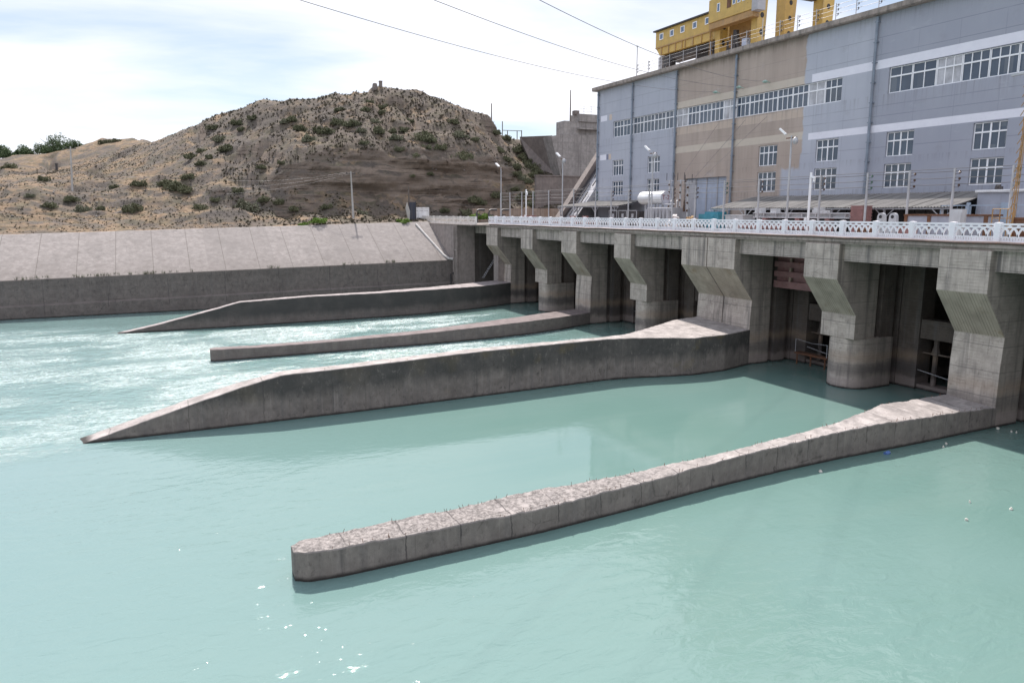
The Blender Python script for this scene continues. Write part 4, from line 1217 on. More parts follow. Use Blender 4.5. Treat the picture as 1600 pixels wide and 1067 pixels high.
# driver cab slung on the near side
m = MB(); m.prism([(59.9, 31.0), (59.9, 33.3), (66.95, 33.3), (66.95, 31.25), (66.95, 31.0)], CXN - 0.9, CXN + 0.05, 'X'); m.build('cab', M['yellow'], cr, bevel=0.02)
m = MB(); m.box(CXN - 0.98, CXN + 0.02, 59.55, 60.4, 30.8, 33.2); m.build('cab_end', M['steel'], cr)
m = MB(); m.box(CXN - 0.8, CXN + 0.1, 60.4, 66.9, 30.35, 30.98); m.build('cab_beam', M['orange'], cr)
for y in (60.95, 61.65, 62.35, 63.05, 65.4):
    m = MB(); z0 = 32.05 if y < 65 else 31.85; z1 = z0 + 0.85
    m.box(CXN - 0.94, CXN - 0.9, y - 0.22, y - 0.16, z0, z1); m.box(CXN - 0.94, CXN - 0.9, y + 0.16, y + 0.22, z0, z1)
    m.box(CXN - 0.94, CXN - 0.9, y - 0.16, y + 0.16, z0, z0 + 0.06); m.box(CXN - 0.94, CXN - 0.9, y - 0.16, y + 0.16, z1 - 0.06, z1)
    w = m.build('cab_window', M['white'], cr)
    m = MB(); m.box(CXN - 0.925, CXN - 0.9, y - 0.17, y + 0.17, z0 + 0.04, z1 - 0.04); m.build('pane', M['blue_glass'], w)
m = MB(); m.box(CXN - 0.93, CXN - 0.9, 63.5, 64.1, 31.9, 32.9); m.build('cab_hatch', M['rust'], cr)
# cross panel and machinery between the near legs
m = MB(); m.box(CXN + 1.3, CXN + 1.6, 61.5, 66.1, 28.6, 31.2); m.box(CXN + 1.25, CXN + 1.3, 62.3, 63.1, 29.4, 29.9); m.build('back_panel', M['orange'], cr)
m = MB()
m.bar((CXN + 0.7, 64.6, 26.2), (CXN + 0.4, 64.0, 29.9), 0.5, 0.35); m.bar((CXN + 0.7, 63.4, 26.2), (CXN + 0.4, 63.9, 29.6), 0.3, 0.3)
m.box(CXN + 0.3, CXN + 1.6, 61.9, 65.2, 26.4, 27.6); m.box(CXN - 0.2, CXN + 0.6, 61.9, 62.5, 26.4, 28.0)
for y in np.arange(62.6, 65.2, 0.4): m.box(CXN - 0.25, CXN - 0.2, y, y + 0.06, 25.9, 27.4)
m.build('drive_gear', M['crane_dark'], cr)
m = MB(); m.box(CXN - 0.35, CXN + 0.2, 61.6, 62.25, 26.9, 28.6); m.build('electrical_box', M['gate_blue'], cr)
m = MB(); m.box(CXN - 0.6, CXN + 1.6, 59.6, 67.9, 25.86, 26.35); m.prism([(67.9, 25.86), (67.9, 26.35), (68.7, 26.2), (68.9, 25.86)], CXN - 0.5, CXN + 1.2, 'X'); m.build('rail_bogie', M['orange'], cr)
m = MB()
for y in (66.95, 67.35): m.tube([(CXN - 0.28, y, 26.3), (CXN - 0.28, y, 35)], 0.03, 5)
for z in np.arange(26.6, 35, 0.42): m.tube([(CXN - 0.28, 66.95, z), (CXN - 0.28, 67.35, z)], 0.02, 4)
m.build('ladder', M['orange'], cr)

# ------------------------------------------------------------------ transformer
tf_ = thing('transformer', 'grey power transformer under a silver cylindrical tank lettered T-2', 'transformer', (44.9, 61.5, 9.66))
m = MB(); L0, L1, zc, r = 59.75, 63.7, 12.55, 0.62
ring = 20; vs = []; fs = []
prof = [(L0, r * 0.98), (L0 + 0.05, r), (L1 - 0.15, r), (L1 - 0.03, r * 0.9), (L1, r * 0.7)]
for y, rr_ in prof:
    for k_ in range(ring):
        a = 2 * PI * k_ / ring; vs.append((44.9 + rr_ * math.cos(a), y, zc + rr_ * math.sin(a)))
for i in range(len(prof) - 1):
    for k_ in range(ring): fs.append((i * ring + k_, i * ring + (k_ + 1) % ring, (i + 1) * ring + (k_ + 1) % ring, (i + 1) * ring + k_))
fs.append(tuple((len(prof) - 1) * ring + k_ for k_ in range(ring))); fs.append(tuple(range(ring)))
m.add(vs, fs); tank = m.build('tank', M['silver'], tf_, smooth=True)
m = MB(); m.tube([(44.9, L0 - 0.025, zc), (44.9, L0, zc)], r * 0.97, 20); end = m.build('tank_end', M['silver_dull'], tank)
fc = bpy.data.curves.new('lettering', 'FONT'); fc.body = 'T-2'; fc.size = 0.62; fc.extrude = 0.008; fc.align_x = 'CENTER'; fc.align_y = 'CENTER'
fo = bpy.data.objects.new('lettering_source', fc); C.objects.link(fo)
bpy.context.view_layer.update()
tm = bpy.data.meshes.new_from_object(fo.evaluated_get(bpy.context.evaluated_depsgraph_get()))
bpy.data.objects.remove(fo)
tm.transform(Matrix.Translation((44.9, L0 - 0.035, zc)) @ Matrix.Rotation(PI / 2, 4, 'X'))
tm.transform(Matrix.Translation(-Vector((44.9, 61.5, 9.66)))); tm.materials.clear(); tm.materials.append(M['red_letter'])
lt = bpy.data.objects.new('lettering', tm); C.objects.link(lt); lt.parent = tank
m = MB(); m.box(44.1, 46.2, 57.6, 61.6, 9.75, 11.6); m.build('body', M['steel'], tf_, bevel=0.04)
for i in range(7):
    m = MB(); y = 57.8 + i * 0.55; m.box(43.75, 44.08, y, y + 0.32, 9.9, 11.45); m.build('radiator', M['steel'], tf_)
for y in (60.2, 61.4, 63.0):
    m = MB(); m.tube([(44.9, y, 9.66), (44.9, y, 12.0)], 0.11, 8); m.build('leg', M['galv'], tf_)
for i, y in enumerate((56.9, 57.9, 58.8)):
    m = MB(); m.tube([(44.9, y, 11.2), (44.9, y, 11.6)], 0.12, 8)
    for q in range(6): m.lathe([(0.05, 0), (0.13, 0.03), (0.05, 0.08)], (44.9, y, 11.6 + q * 0.12), 10)
    m.tube([(44.9, y, 11.6), (44.9, y, 12.5)], 0.03, 6)
    m.build('bushing', M['galv'] if i else M['ceramic'], tf_, smooth=True)
m = MB(); m.tube([(44.3, 57.5, 11.9), (44.3, 59.5, 11.9), (44.3, 59.5, 12.3)], 0.05, 6); m.tube([(44.6, 60.5, 11.6), (44.6, 60.5, 12.1)], 0.08, 8); m.tube([(44.0, 57.5, 9.7), (44.0, 57.5, 11.3), (44.0, 61.0, 11.3), (44.0, 61.0, 9.7)], 0.05, 6)
m.build('pipework', M['galv'], tf_, smooth=True)

# switch poles beside the gate
for (y, x, ztop, lab) in ((56.0, 44.6, 13.9, 'slim switch pole with stacked insulators, nearest the long shelter'), (58.4, 45.6, 14.2, 'slim switch pole with stacked insulators, midway across the blue door'),
                          (60.9, 46.2, 14.3, 'slim switch pole with stacked insulators, at the left jamb of the blue door')):
    sp = thing('switch_pole', lab, 'pole', (x, y, 9.66), 'switch poles in front of the blue door')
    m = MB(); m.tube([(x, y, 9.66), (x, y, ztop)], 0.09, 8); m.bar((x, y - 0.55, ztop - 0.1), (x, y + 0.55, ztop - 0.1), 0.08, 0.08); m.build('pole', M['galv'], sp, smooth=True)
    for q, dz in enumerate((0.6, 1.3, 2.0, 2.7)):
        m = MB(); m.lathe([(0.05, 0), (0.13, 0.03), (0.06, 0.09), (0.12, 0.12), (0.05, 0.2)], (x - 0.12, y - 0.05, ztop - dz), 8); m.build('insulator', M['ceramic'], sp, smooth=True)
    for s in (-0.5, 0.5):
        m = MB(); m.tube([(x, y + s, ztop - 0.1), (x, y + s, ztop + 0.65)], 0.03, 6); m.build('spike', M['dark_steel'], sp)

# ------------------------------------------------------------------ lamp posts
def lamp_post(x, y, zt, label, grp='floodlight posts along the yard', heads=2):
    l = thing('lamp_post', label, 'lamp post', (x, y, 9.66), grp)
    m = MB(); m.tube([(x, y, 9.66), (x, y, zt)], 0.085, 8, 0.06); m.build('pole', M['galv'], l, smooth=True)
    m = MB(); m.bar((x, y - 0.5, zt - 0.15), (x, y + 0.5, zt - 0.15), 0.07, 0.07); m.build('cross_arm', M['rust'], l)
    m = MB(); v = Vector((x - 0.1, y + 0.45, zt + 0.12))
    m.bar(v, v + Vector((-0.25, 0.38, 0.42)), 0.42, 0.12); m.build('floodlight', M['white'], l)
    if heads > 1:
        m = MB(); m.lathe([(0.06, 0.35), (0.17, 0.25), (0.20, 0.05), (0.13, -0.12), (0.03, -0.18)], (x - 0.05, y - 0.42, zt - 0.48), 12); m.build('lamp_head', M['galv'], l, smooth=True)
    return l


lamp_post(42, 41.3, 16.6, 'tall grey floodlight post against the paint edge of the facade')
lamp_post(42, 58.0, 16.66, 'tall grey floodlight post in front of the silver tank')
lamp_post(42, 75.0, 17.2, 'tall grey floodlight post beyond the powerhouse corner')
lamp_post(42, 91.7, 17.0, 'tall grey floodlight post farthest off, against the cut bank', heads=1)
for y, x, lab in ((38.9, 41.6, 'slim white camera pole before the long shelter'), (83.4, 41.6, 'slim white camera pole at the far end of the balustrade')):
    cpole = thing('camera_pole', lab, 'camera pole', (x, y, 9.66), 'white camera poles on the deck')
    m = MB(); m.tube([(x, y, 9.66), (x, y, 13.9)], 0.085, 10); m.box(x - 0.12, x + 0.1, y + 0.06, y + 0.28, 10.3, 10.8); m.build('pole', M['white'], cpole, smooth=True)
    m = MB(); m.bar((x, y - 0.05, 13.6), (x - 0.1, y - 0.45, 13.5), 0.13, 0.13); m.tube([(x, y - 0.3, 13.45), (x, y - 0.3, 13.25)], 0.09, 8); m.build('camera', M['white'], cpole)

# ------------------------------------------------------------------ stored things on the yard
def simple(name, m, mat, label, cat, loc, group=None, **kw):
    return tag(m.build(name, mat, loc=loc, **kw), label, cat, group)


sb = thing('steel_girder', 'long light grey steel girder on trestles under the shelter', 'girder', (43.8, 42.5, 9.66))
m = MB(); m.box(43.7, 44.3, 37.2, 46.6, 11.05, 11.13); m.box(43.7, 44.3, 37.2, 46.6, 10.72, 10.80); m.box(43.95, 44.05, 37.2, 46.6, 10.8, 11.05)
for y in np.arange(37.6, 46.5, 1.3): m.box(43.72, 44.28, y, y + 0.05, 10.8, 11.05)
m.build('beam', M['light_steel'], sb)
for y in (39.2, 42.0, 45.4):
    m = MB(); m.box(43.75, 44.25, y - 0.2, y + 0.2, 9.66, 10.72); m.build('trestle', M['red_paint'], sb)
m = MB(); m.box(43.8, 44.3, 45.8, 46.5, 11.13, 11.5); m.box(43.8, 44.25, 44.2, 44.8, 11.13, 11.45); m.bar((43.9, 39.2, 11.2), (43.9, 40.6, 11.25), 0.3, 0.16); m.box(43.8, 44.3, 39.9, 40.5, 11.13, 11.5); m.build('fitting', M['light_steel'], sb)
m = MB(); m.box(43.6, 44.5, 36.1, 37.05, 9.66, 11.6)
for z in np.arange(9.8, 11.6, 0.22): m.box(43.56, 44.54, 36.07, 37.08, z, z + 0.05)
simple('lattice_block', m, M['red_paint'], 'faded red ribbed steel block at the end of the girder', 'steel block', (44, 37.6, 9.66))
m = MB()
m.box(42.9, 43.4, 38.4, 47.5, 9.9, 10.1); m.box(43.4, 43.5, 38.4, 47.5, 10.1, 10.25)
for y in np.arange(38.6, 47.4, 1.1): m.box(42.8, 43.5, y, y + 0.12, 9.66, 10.38)
simple('steel_rack', m, M['red_paint'], 'low faded red steel rack behind the balustrade', 'rack', (43.1, 43, 9.66))
m = MB(); m.box(43.6, 44.9, 47.6, 49.7, 9.66, 10.85); m.box(43.55, 44.95, 47.55, 49.75, 10.85, 10.95)
for y in (48.3, 49.0): m.box(43.57, 43.6, y, y + 0.03, 9.7, 10.8)
simple('steel_cabinet', m, M['light_steel'], 'pale grey steel cabinet just left of the girder', 'cabinet', (44.2, 48.6, 9.66))
m = MB(); m.box(44.2, 45.4, 51.3, 53.9, 9.8, 11.0); m.box(44.1, 44.2, 51.9, 52.6, 9.9, 10.8); m.box(44.3, 45.3, 51.5, 53.2, 11.0, 11.2); m.box(44.3, 45.3, 51.2, 54, 9.66, 9.8)
simple('generator', m, M['cyan'], 'turquoise machine standing under the left end of the long shelter', 'machine', (44.8, 52.6, 9.66))
lug = thing('bearing_bracket', 'left of two pale grey round-topped brackets with a hole, under the shelter', 'bracket', (43.0, 34.1, 9.66), 'pale brackets behind the balustrade')
pts = [(-0.40, 0), (-0.27, 0.62)] + [(0.25 * math.cos(a), 0.88 + 0.25 * math.sin(a)) for a in np.linspace(PI, 0, 9)] + [(0.27, 0.62), (0.40, 0)]
m = MB(); m.prism([(34.1 + a, 10.0 + b) for a, b in pts], 42.9, 43.15, 'X'); m.box(42.75, 43.3, 33.68, 34.52, 9.66, 10.02); m.box(42.82, 42.9, 34.03, 34.17, 10.05, 10.6)
m.build('plate', M['light_steel'], lug)
m = MB(); m.tube([(42.88, 34.1, 10.88), (42.9, 34.1, 10.88)], 0.11, 14); m.build('bore', M['black'], lug)
l2 = copy_tree(lug); l2.location.y = 33.22; l2['label'] = 'right of two pale grey round-topped brackets with a hole, under the shelter'
sk_ = thing('steel_skip', 'long rusty blue-grey steel trough behind the balustrade', 'trough', (42.6, 29.3, 9.66))
m = MB(); m.box(42.4, 43.6, 26.8, 31.9, 9.8, 10.95); m.build('body', M['annex'], sk_)
m = MB(); m.box(42.33, 43.67, 26.7, 32.0, 10.95, 11.05)
for y in (26.85, 28.3, 30.3, 31.85): m.box(42.33, 42.42, y - 0.1, y + 0.1, 9.66, 10.97)
m.build('rim', M['rust'], sk_)
m = MB(); m.box(41.3, 41.7, 27.55, 28.3, 9.66, 11.35); m.box(41.26, 41.3, 27.6, 28.25, 9.9, 11.2)
simple('control_box', m, M['light_steel'], 'pale grey upright control box beside a fence post', 'control box', (41.5, 27.9, 9.66))
# mesh fence of light blue steel frames in front of the annex
bf = thing('frame_fence', 'light blue steel frame fence between the shelter and the annex', 'fence', (45.2, 29.0, 9.66))
for y0, y1 in ((29.9, 31.6), (27.2, 29.7), (24.6, 27.0)):
    m = MB()
    for z in (9.85, 11.55): m.box(45.17, 45.23, y0, y1, z, z + 0.06)
    m.box(45.17, 45.23, y0, y0 + 0.06, 9.7, 11.6); m.box(45.17, 45.23, y1 - 0.06, y1, 9.7, 11.6)
    for y in np.arange(y0 + 0.3, y1, 0.3): m.box(45.195, 45.205, y, y + 0.012, 9.9, 11.56)
    m.build('panel', M['light_blue'], bf)
for y in (29.8, 27.1):
    m = MB(); m.box(45.12, 45.28, y - 0.08, y + 0.08, 9.66, 11.75); m.build('post', M['light_blue'], bf)
of_ = thing('railing', 'small faded orange tube railing before the annex door', 'railing', (41.4, 25.3, 9.66))
m = MB()
for z in (10.3, 10.85, 11.35): m.tube([(41.4, 24.75, z), (41.4, 25.9, z)], 0.025, 6)
for y in (24.75, 25.1, 25.5, 25.9): m.tube([(41.4, y, 9.66), (41.4, y, 11.35)], 0.03, 6)
m.build('tubes', M['orange'], of_)
yp = thing('lattice_pole', 'tall yellow lattice pole at the right edge carrying a lamp box', 'pole', (40.6, 22.4, 9.66))
m = MB()
for dx, dy in ((-0.08, -0.08), (0.08, -0.08), (0.08, 0.08), (-0.08, 0.08)): m.tube([(40.6 + dx, 22.25 + dy, 9.66), (40.6 + dx * 0.4, 22.05 + dy * 0.4, 17.2)], 0.022, 6)
for z in np.arange(9.9, 17, 0.4): m.bar((40.5, 22.15, z), (40.7, 22.3, z + 0.35), 0.03, 0.03); m.bar((40.48, 22.35, z), (40.5, 22.1, z + 0.35), 0.03, 0.03)
m.build('mast', M['orange'], yp)
m = MB(); m.box(40.3, 40.8, 21.75, 22.15, 15.9, 16.75); m.build('lamp_box', M['yellow'], yp)
m = MB(); m.bar((40.4, 22.1, 16.9), (40.3, 22.9, 16.85), 0.16, 0.09); m.build('lamp_arm', M['galv'], yp)
yp.location = (41.0, 24.75, 9.66); yp.scale = (1, 1, 1.18)
m = MB(); m.box(41.0, 41.6, 23.9, 24.5, 9.66, 10.9)
for z in np.arange(9.8, 10.9, 0.25): m.box(40.96, 41.64, 23.87, 24.53, z, z + 0.05)
simple('oil_drum_crate', m, M['rust'], 'rusty ribbed crate at the foot of the yellow pole', 'crate', (41.3, 24.2, 9.66))
# clutter seen through the balustrade
for i, (y, w, h, mt, nm, lab, ct) in enumerate((
        (30.2, 0.9, 0.62, 'red_paint', 'fire_box', 'bright red box low behind the balustrade by the rusty trough', 'box'),
        (32.9, 1.1, 0.5, 'rust', 'scrap_bin', 'low rusty bin behind the balustrade under the brackets', 'bin'),
        (36.4, 1.5, 0.55, 'maroon', 'steel_plate_stack', 'dark red steel plates stacked behind the balustrade', 'steel plates'))):
    m = MB(); m.box(40.6, 41.3, y, y + w, 9.66, 9.66 + h); m.box(40.56, 41.34, y - 0.04, y + w + 0.04, 9.66 + h - 0.09, 9.66 + h - 0.02); m.box(40.7, 41.2, y + 0.1, y + w * 0.6, 9.66 + h - 0.02, 9.66 + h + 0.12)
    simple(nm, m, M[mt], lab, ct, (41, y, 9.66))


def heap(name, mat, label, cat, c, rx, ry, h, n, seed, sz):
    r = random.Random(seed); m = MB()
    for _ in range(n):
        a, q = r.uniform(0, 2 * PI), math.sqrt(r.random())
        x, y = c[0] + rx * q * math.cos(a), c[1] + ry * q * math.sin(a)
        z = c[2] + h * (1 - q) * r.uniform(0.4, 1); s = r.uniform(0.5, 1) * sz
        M4 = Matrix.Translation((x, y, z)) @ Matrix.Rotation(r.uniform(0, 6), 4, 'Z') @ Matrix.Rotation(r.uniform(-.8, .8), 4, 'X')
        v = [M4 @ Vector((s * a_ * r.uniform(.7, 1.1), s * b_ * r.uniform(.5, .9), s * c_ * r.uniform(.4, .8))) for c_ in (-1, 1) for a_, b_ in ((-1, -1), (1, -1), (1, 1), (-1, 1))]
        m.add(v, [(0, 3, 2, 1), (4, 5, 6, 7), (0, 1, 5, 4), (1, 2, 6, 5), (2, 3, 7, 6), (3, 0, 4, 7)])
    return tag(m.build(name, mat, loc=c), label, cat)
heap('sack_heap', M['sack'], 'heap of pale sacks and rags in front of the transformer bushings', 'heap', (43.6, 56.6, 9.66), 0.7, 1.3, 1.35, 46, 1, 0.24)
heap('rubble_heap', M['rubble'], 'grey rubble and scrap heap left of the turquoise machine', 'heap', (43.6, 54.0, 9.66), 0.7, 1.5, 0.95, 60, 2, 0.22)
heap('wood_scraps', M['wood'], 'brown wooden scraps on top of the rubble heap', 'wood scraps', (43.6, 54.2, 10.45), 0.4, 0.7, 0.5, 18, 3, 0.2)
# cages below the left shelter
for i, y in enumerate((64.2, 66.0, 67.8)):
    cg = thing('mesh_cage', ('dark framed mesh cage, right of the three by the silver tank', 'dark framed mesh cage, middle of the three by the silver tank', 'dark framed mesh cage, left of the three by the silver tank')[i], 'cage', (44.3, y, 9.66), 'mesh cages beside the left shelter')
    m = MB(); m.box(44.2, 45.5, y - 0.7, y + 0.7, 9.7, 11.25); m.build('panel', M['dark_steel'], cg)
    m = MB()
    for yy in (y - 0.75, y + 0.7): m.box(44.13, 44.2, yy, yy + 0.06, 9.66, 11.35)
    m.box(44.13, 44.2, y - 0.69, y + 0.7, 11.28, 11.35); m.box(44.13, 44.2, y - 0.69, y + 0.7, 10.4, 10.45); m.box(44.12, 44.2, y - 0.2, y + 0.15, 10.6, 11.0); m.build('frame', M['galv'], cg)
m = MB()
m.box(41.5, 42.1, 67.5, 73.5, 9.75, 10.0); m.box(41.6, 42.0, 75.5, 84, 9.75, 9.95)
for y in list(np.arange(67.6, 73.5, 0.9)) + list(np.arange(75.6, 84, 1.2)): m.box(41.5, 42.1, y, y + 0.3, 9.66, 10.75 if int(y * 3) % 4 == 0 else 10.3)
simple('valve_row', m, M['red_paint'], 'row of faded red steel fittings behind the far balustrade', 'steel fittings', (41.8, 72, 9.66))

# ------------------------------------------------------------------ bent pipes, low wall, ramp and upper dam beyond
for i, (px0, lab) in enumerate(((745, 'dark bent vent pipe, leftmost of three behind the old balustrade'), (764, 'dark bent vent pipe, middle of three behind the old balustrade'), (783, 'dark bent vent pipe, rightmost of three behind the old balustrade'))):
    c = sight(px0, 340, 99)
    m = MB(); z1 = sight(px0, 328, 99)[2]
    m.tube([(c[0], 99, 9.6), (c[0], 99, z1 - 0.35), (c[0] + 0.1, 99, z1 - 0.1), (c[0] + 0.35, 99, z1), (c[0] + 1.2, 99, z1)], 0.15, 8)
    m.tube([(c[0] + 0.05, 99, z1 - 0.75), (c[0] + 0.7, 99, z1 - 0.75)], 0.09, 6)
    simple('vent_pipe', m, M['crane_dark'], lab, 'pipe', (float(c[0]), 99, 9.6), 'bent vent pipes', smooth=True)
a = sight(740, 340, 103.5); b = sight(885, 340, 103.5); zt = sight(800, 326, 103.5)[2]
m = MB(); m.box(a[0], b[0], 103.5, 103.9, 9.3, zt)
for x in np.arange(a[0], b[0], 1.6): m.box(x, x + 0.05, 103.46, 103.5, 9.6, zt - 0.02)
simple('low_wall', m, M['rusty_concrete'], 'low rust-streaked concrete wall behind the vent pipes', 'wall', (float(a[0]), 103.7, 9.5))
rp = thing('concrete_ramp', 'steep pinkish concrete ramp with pale slats beside the powerhouse end', 'ramp', (49, 86, 9.66))
m = MB(); m.prism([(46.1, 9.66), (46.1, 9.9), (55.0, 22.2), (58, 22.2), (58, 9.66)], 83.8, 85.0, 'Y'); m.build('slab', M['old_concrete'], rp)
m = MB()
for i in range(9):
    x0 = 47.0 + i * 0.62; m.prism([(x0, 9.66), (x0, 10.0 + i * 0.83), (x0 + 0.6, 10.8 + i * 0.83), (x0 + 0.6, 9.66)], 81.0, 83.78, 'Y')
m.build('slat_cover', M['steel'], rp)
m = MB()
for y, u0, u1 in ((83.6, 0.0, 0.95), (83.45, 0.25, 1.0), (82.7, 0.05, 0.6), (82.5, 0.7, 1.0), (81.8, 0.1, 0.45), (81.6, 0.55, 0.9)):
    P = lambda u: (47.0 + 5.4 * u, y, 10.35 + 7.3 * u)
    m.bar(P(u0), P(u1), 0.12, 0.12)
m.build('rail', M['dark_steel'], rp)
ud = thing('upper_dam', 'tall pale stained concrete wall of the upper dam beyond the hill flank', 'dam', (72, 118, 10))
m = MB(); m.prism([(63.7, 24.2), (66.2, 15.5), (67.8, 9.5), (100, 9.5), (100, 25.2), (66, 24.6)], 118, 122, 'Y'); m.build('face', M['upper_dam'], ud)
m = MB(); m.box(66.6, 100, 118.5, 121.5, 24.5, 27.0); m.box(69.4, 100, 118.2, 121.4, 26.99, 28.3); m.box(69.2, 100, 117.6, 118.5, 25.6, 25.9); m.build('parapet', M['upper_dam'], ud)
m = MB(); m.box(67.8, 69.3, 117.75, 118.3, 15.6, 17.2); m.build('tunnel_mouth', M['rust'], ud)
m = MB(); m.box(68.1, 69.0, 117.7, 117.78, 15.8, 16.9); m.build('tunnel_dark', M['black'], ud)
m = MB(); m.box(69.0, 69.9, 119.0, 120.0, 28.25, 28.95); m.build('kiosk', M['old_concrete'], ud)
m = MB()
for x in np.arange(70.6, 100, 1.5): m.tube([(x, 118.6, 28.3), (x, 118.6, 29.7)], 0.035, 5)
for z in (28.8, 29.25, 29.7): m.tube([(69.6, 118.6, z), (100, 118.6, z)], 0.025, 5)
m.build('handrail', M['galv'], ud)
pA, pB, pC, pD = sight(812, 214, 128), sight(863, 212, 118.3), sight(884, 289, 117.7), sight(842, 284, 122)
m = MB(); t = np.array([1.2, 2.0, -1.0])
vs = [pA, pB, pC, pD, pA + t, pB + t, pC + t, pD + t]
m.add(vs, [(0, 3, 2, 1), (4, 5, 6, 7), (0, 1, 5, 4), (1, 2, 6, 5), (2, 3, 7, 6), (3, 0, 4, 7)])
simple('wing_slope', m, M['old_concrete'], 'dark grey sloping concrete wing between the hill and the upper dam', 'wing wall', tuple(map(float, pA)))
a = sight(838, 300, 111); b = sight(912, 300, 111); zt = sight(870, 276, 111)[2]
m = MB(); m.box(a[0], b[0], 111, 111.6, 9.4, zt); m.box(a[0] - 0.1, b[0], 110.85, 111.7, zt, zt + 0.18)
simple('terrace_wall', m, M['old_concrete'], 'brownish retaining wall under the small tunnel mouth', 'wall', (float(a[0]), 111, 9.5))
c = sight(891, 192, 119.5)
m = MB(); m.tube([(c[0], 119.5, 27), (c[0], 119.5, sight(891, 141, 119.5)[2])], 0.13, 6, 0.08)
simple('mast', m, M['pole_wood'], 'tall dark mast on the upper dam wall', 'mast', (float(c[0]), 119.5, 27))
c = sight(768, 181, 133); m = MB(); m.tube([(c[0], 133, c[2] - 2), (c[0], 133, sight(768, 162, 133)[2])], 0.12, 6, 0.09)
simple('mast', m, M['pole_wood'], 'short dark mast at the right end of the hill crest', 'mast', (float(c[0]), 133, float(c[2])))
# pipe frame and small car on the bank behind the flank
pf = thing('pipe_frame', 'thin pipe frame on the skyline right of the hill', 'frame', tuple(map(float, sight(790, 212, 140))))
m = MB(); L = sight(786, 204, 140); R = sight(815, 205, 140)
m.tube([L, R], 0.07, 6); Z0 = L[2] - 2.5
for p in (sight(785, 190, 140), sight(793, 205, 140), sight(808, 205, 140), sight(815, 204, 140)): m.tube([(p[0], 140, Z0), p], 0.09, 6)
m.build('tubes', M['pole_wood'], pf)

# ------------------------------------------------------------------ overhead cables
def cable(P0, P1, s, label):
    P0, P1 = Vector(P0), Vector(P1); pts = []
    for u in np.linspace(0, 1.5, 60):
        p = P0 + (P1 - P0) * u; p.z -= 4 * s * u * (1 - u); pts.append(p)
    m = MB(); m.tube(pts, 0.013, 5)
    tag(m.build('overhead_cable', M['wire'], loc=tuple(P0)), label, 'cable', 'cables from the facade lamps')
cable((49.5, 58.6, 22.5), (5.3, 28.6, 18.6), 0.8, 'overhead cable lowest of three, running to the leftmost green facade lamp')
cable((49.5, 55.4, 22.5), (9.77, 27.3, 18.83), 0.7, 'overhead cable middle of three, running to the second green facade lamp')
cable((49.5, 52.1, 22.5), (13.34, 25.76, 18.86), 0.7, 'overhead cable highest of three, running to the third green facade lamp')
for i, (y0, y1, z1, y2) in enumerate(((58.3, 57.3, 14.9, 0), (55.6, 56.4, 14.3, 0), (53.9, 55.8, 14.3, 0))):
    m = MB(); m.tube([(49.7, y0 - 1.0 * i, 19.5), (45.6, y1 + 0.6 * (1 - i), z1)], 0.013, 4)
    tag(m.build('dropper_cable', M['wire'], loc=(49.7, y0, 19.5)), ('leftmost', 'middle', 'rightmost')[i] + ' of three thin cables slanting down the tan facade to the switch poles', 'cable', 'dropper cables on the tan wall')

# ------------------------------------------------------------------ vegetation
def foliage_mesh(name, mat, n, size, leaf, seed, clumps=9, flat=0.6):
    """many small leaf faces spread in clumps through a crown; base at z=0"""
    r = np.random.default_rng(seed)
    cc = r.normal(size=(clumps, 3)); cc /= np.linalg.norm(cc, axis=1)[:, None]
    cc *= r.uniform(0.25, 0.8, (clumps, 1)); cc[:, 2] = np.abs(cc[:, 2]) * flat * 1.3
    cr = r.uniform(0.22, 0.46, clumps)
    k = r.integers(0, clumps, n)
    d = r.normal(size=(n, 3)); d /= np.linalg.norm(d, axis=1)[:, None]
    p = cc[k] + d * (cr[k] * r.uniform(0.55, 1.05, n))[:, None] * np.array([1, 1, 0.85])
    p[:, 2] = np.abs(p[:, 2])
    u = r.normal(size=(n, 3)); u /= np.linalg.norm(u, axis=1)[:, None]
    w = np.cross(u, r.normal(size=(n, 3))); w /= np.linalg.norm(w, axis=1)[:, None]
    L = leaf * r.uniform(0.6, 1.3, n)[:, None]
    p = p * np.array(size)
    a = p - u * L; b = p + w * L * 0.5; c = p + u * L; e = p - w * L * 0.5
    V = np.stack([a, b, c, e], 1).reshape(-1, 3)
    me = bpy.data.meshes.new(name); me.from_pydata(V.tolist(), [], np.arange(4 * n).reshape(-1, 4).tolist()); me.materials.append(mat)
    return me


protos = {}
for key, mat, n, leaf in (('shrub', 'shrub', 1500, 0.085), ('sage', 'sage', 1300, 0.08), ('bright', 'bright', 2200, 0.07)):
    protos[key] = [foliage_mesh('shrub_foliage', M[mat], n, (1, 1, 0.8), leaf, 100 + s, 10 + s * 2) for s in range(3)]


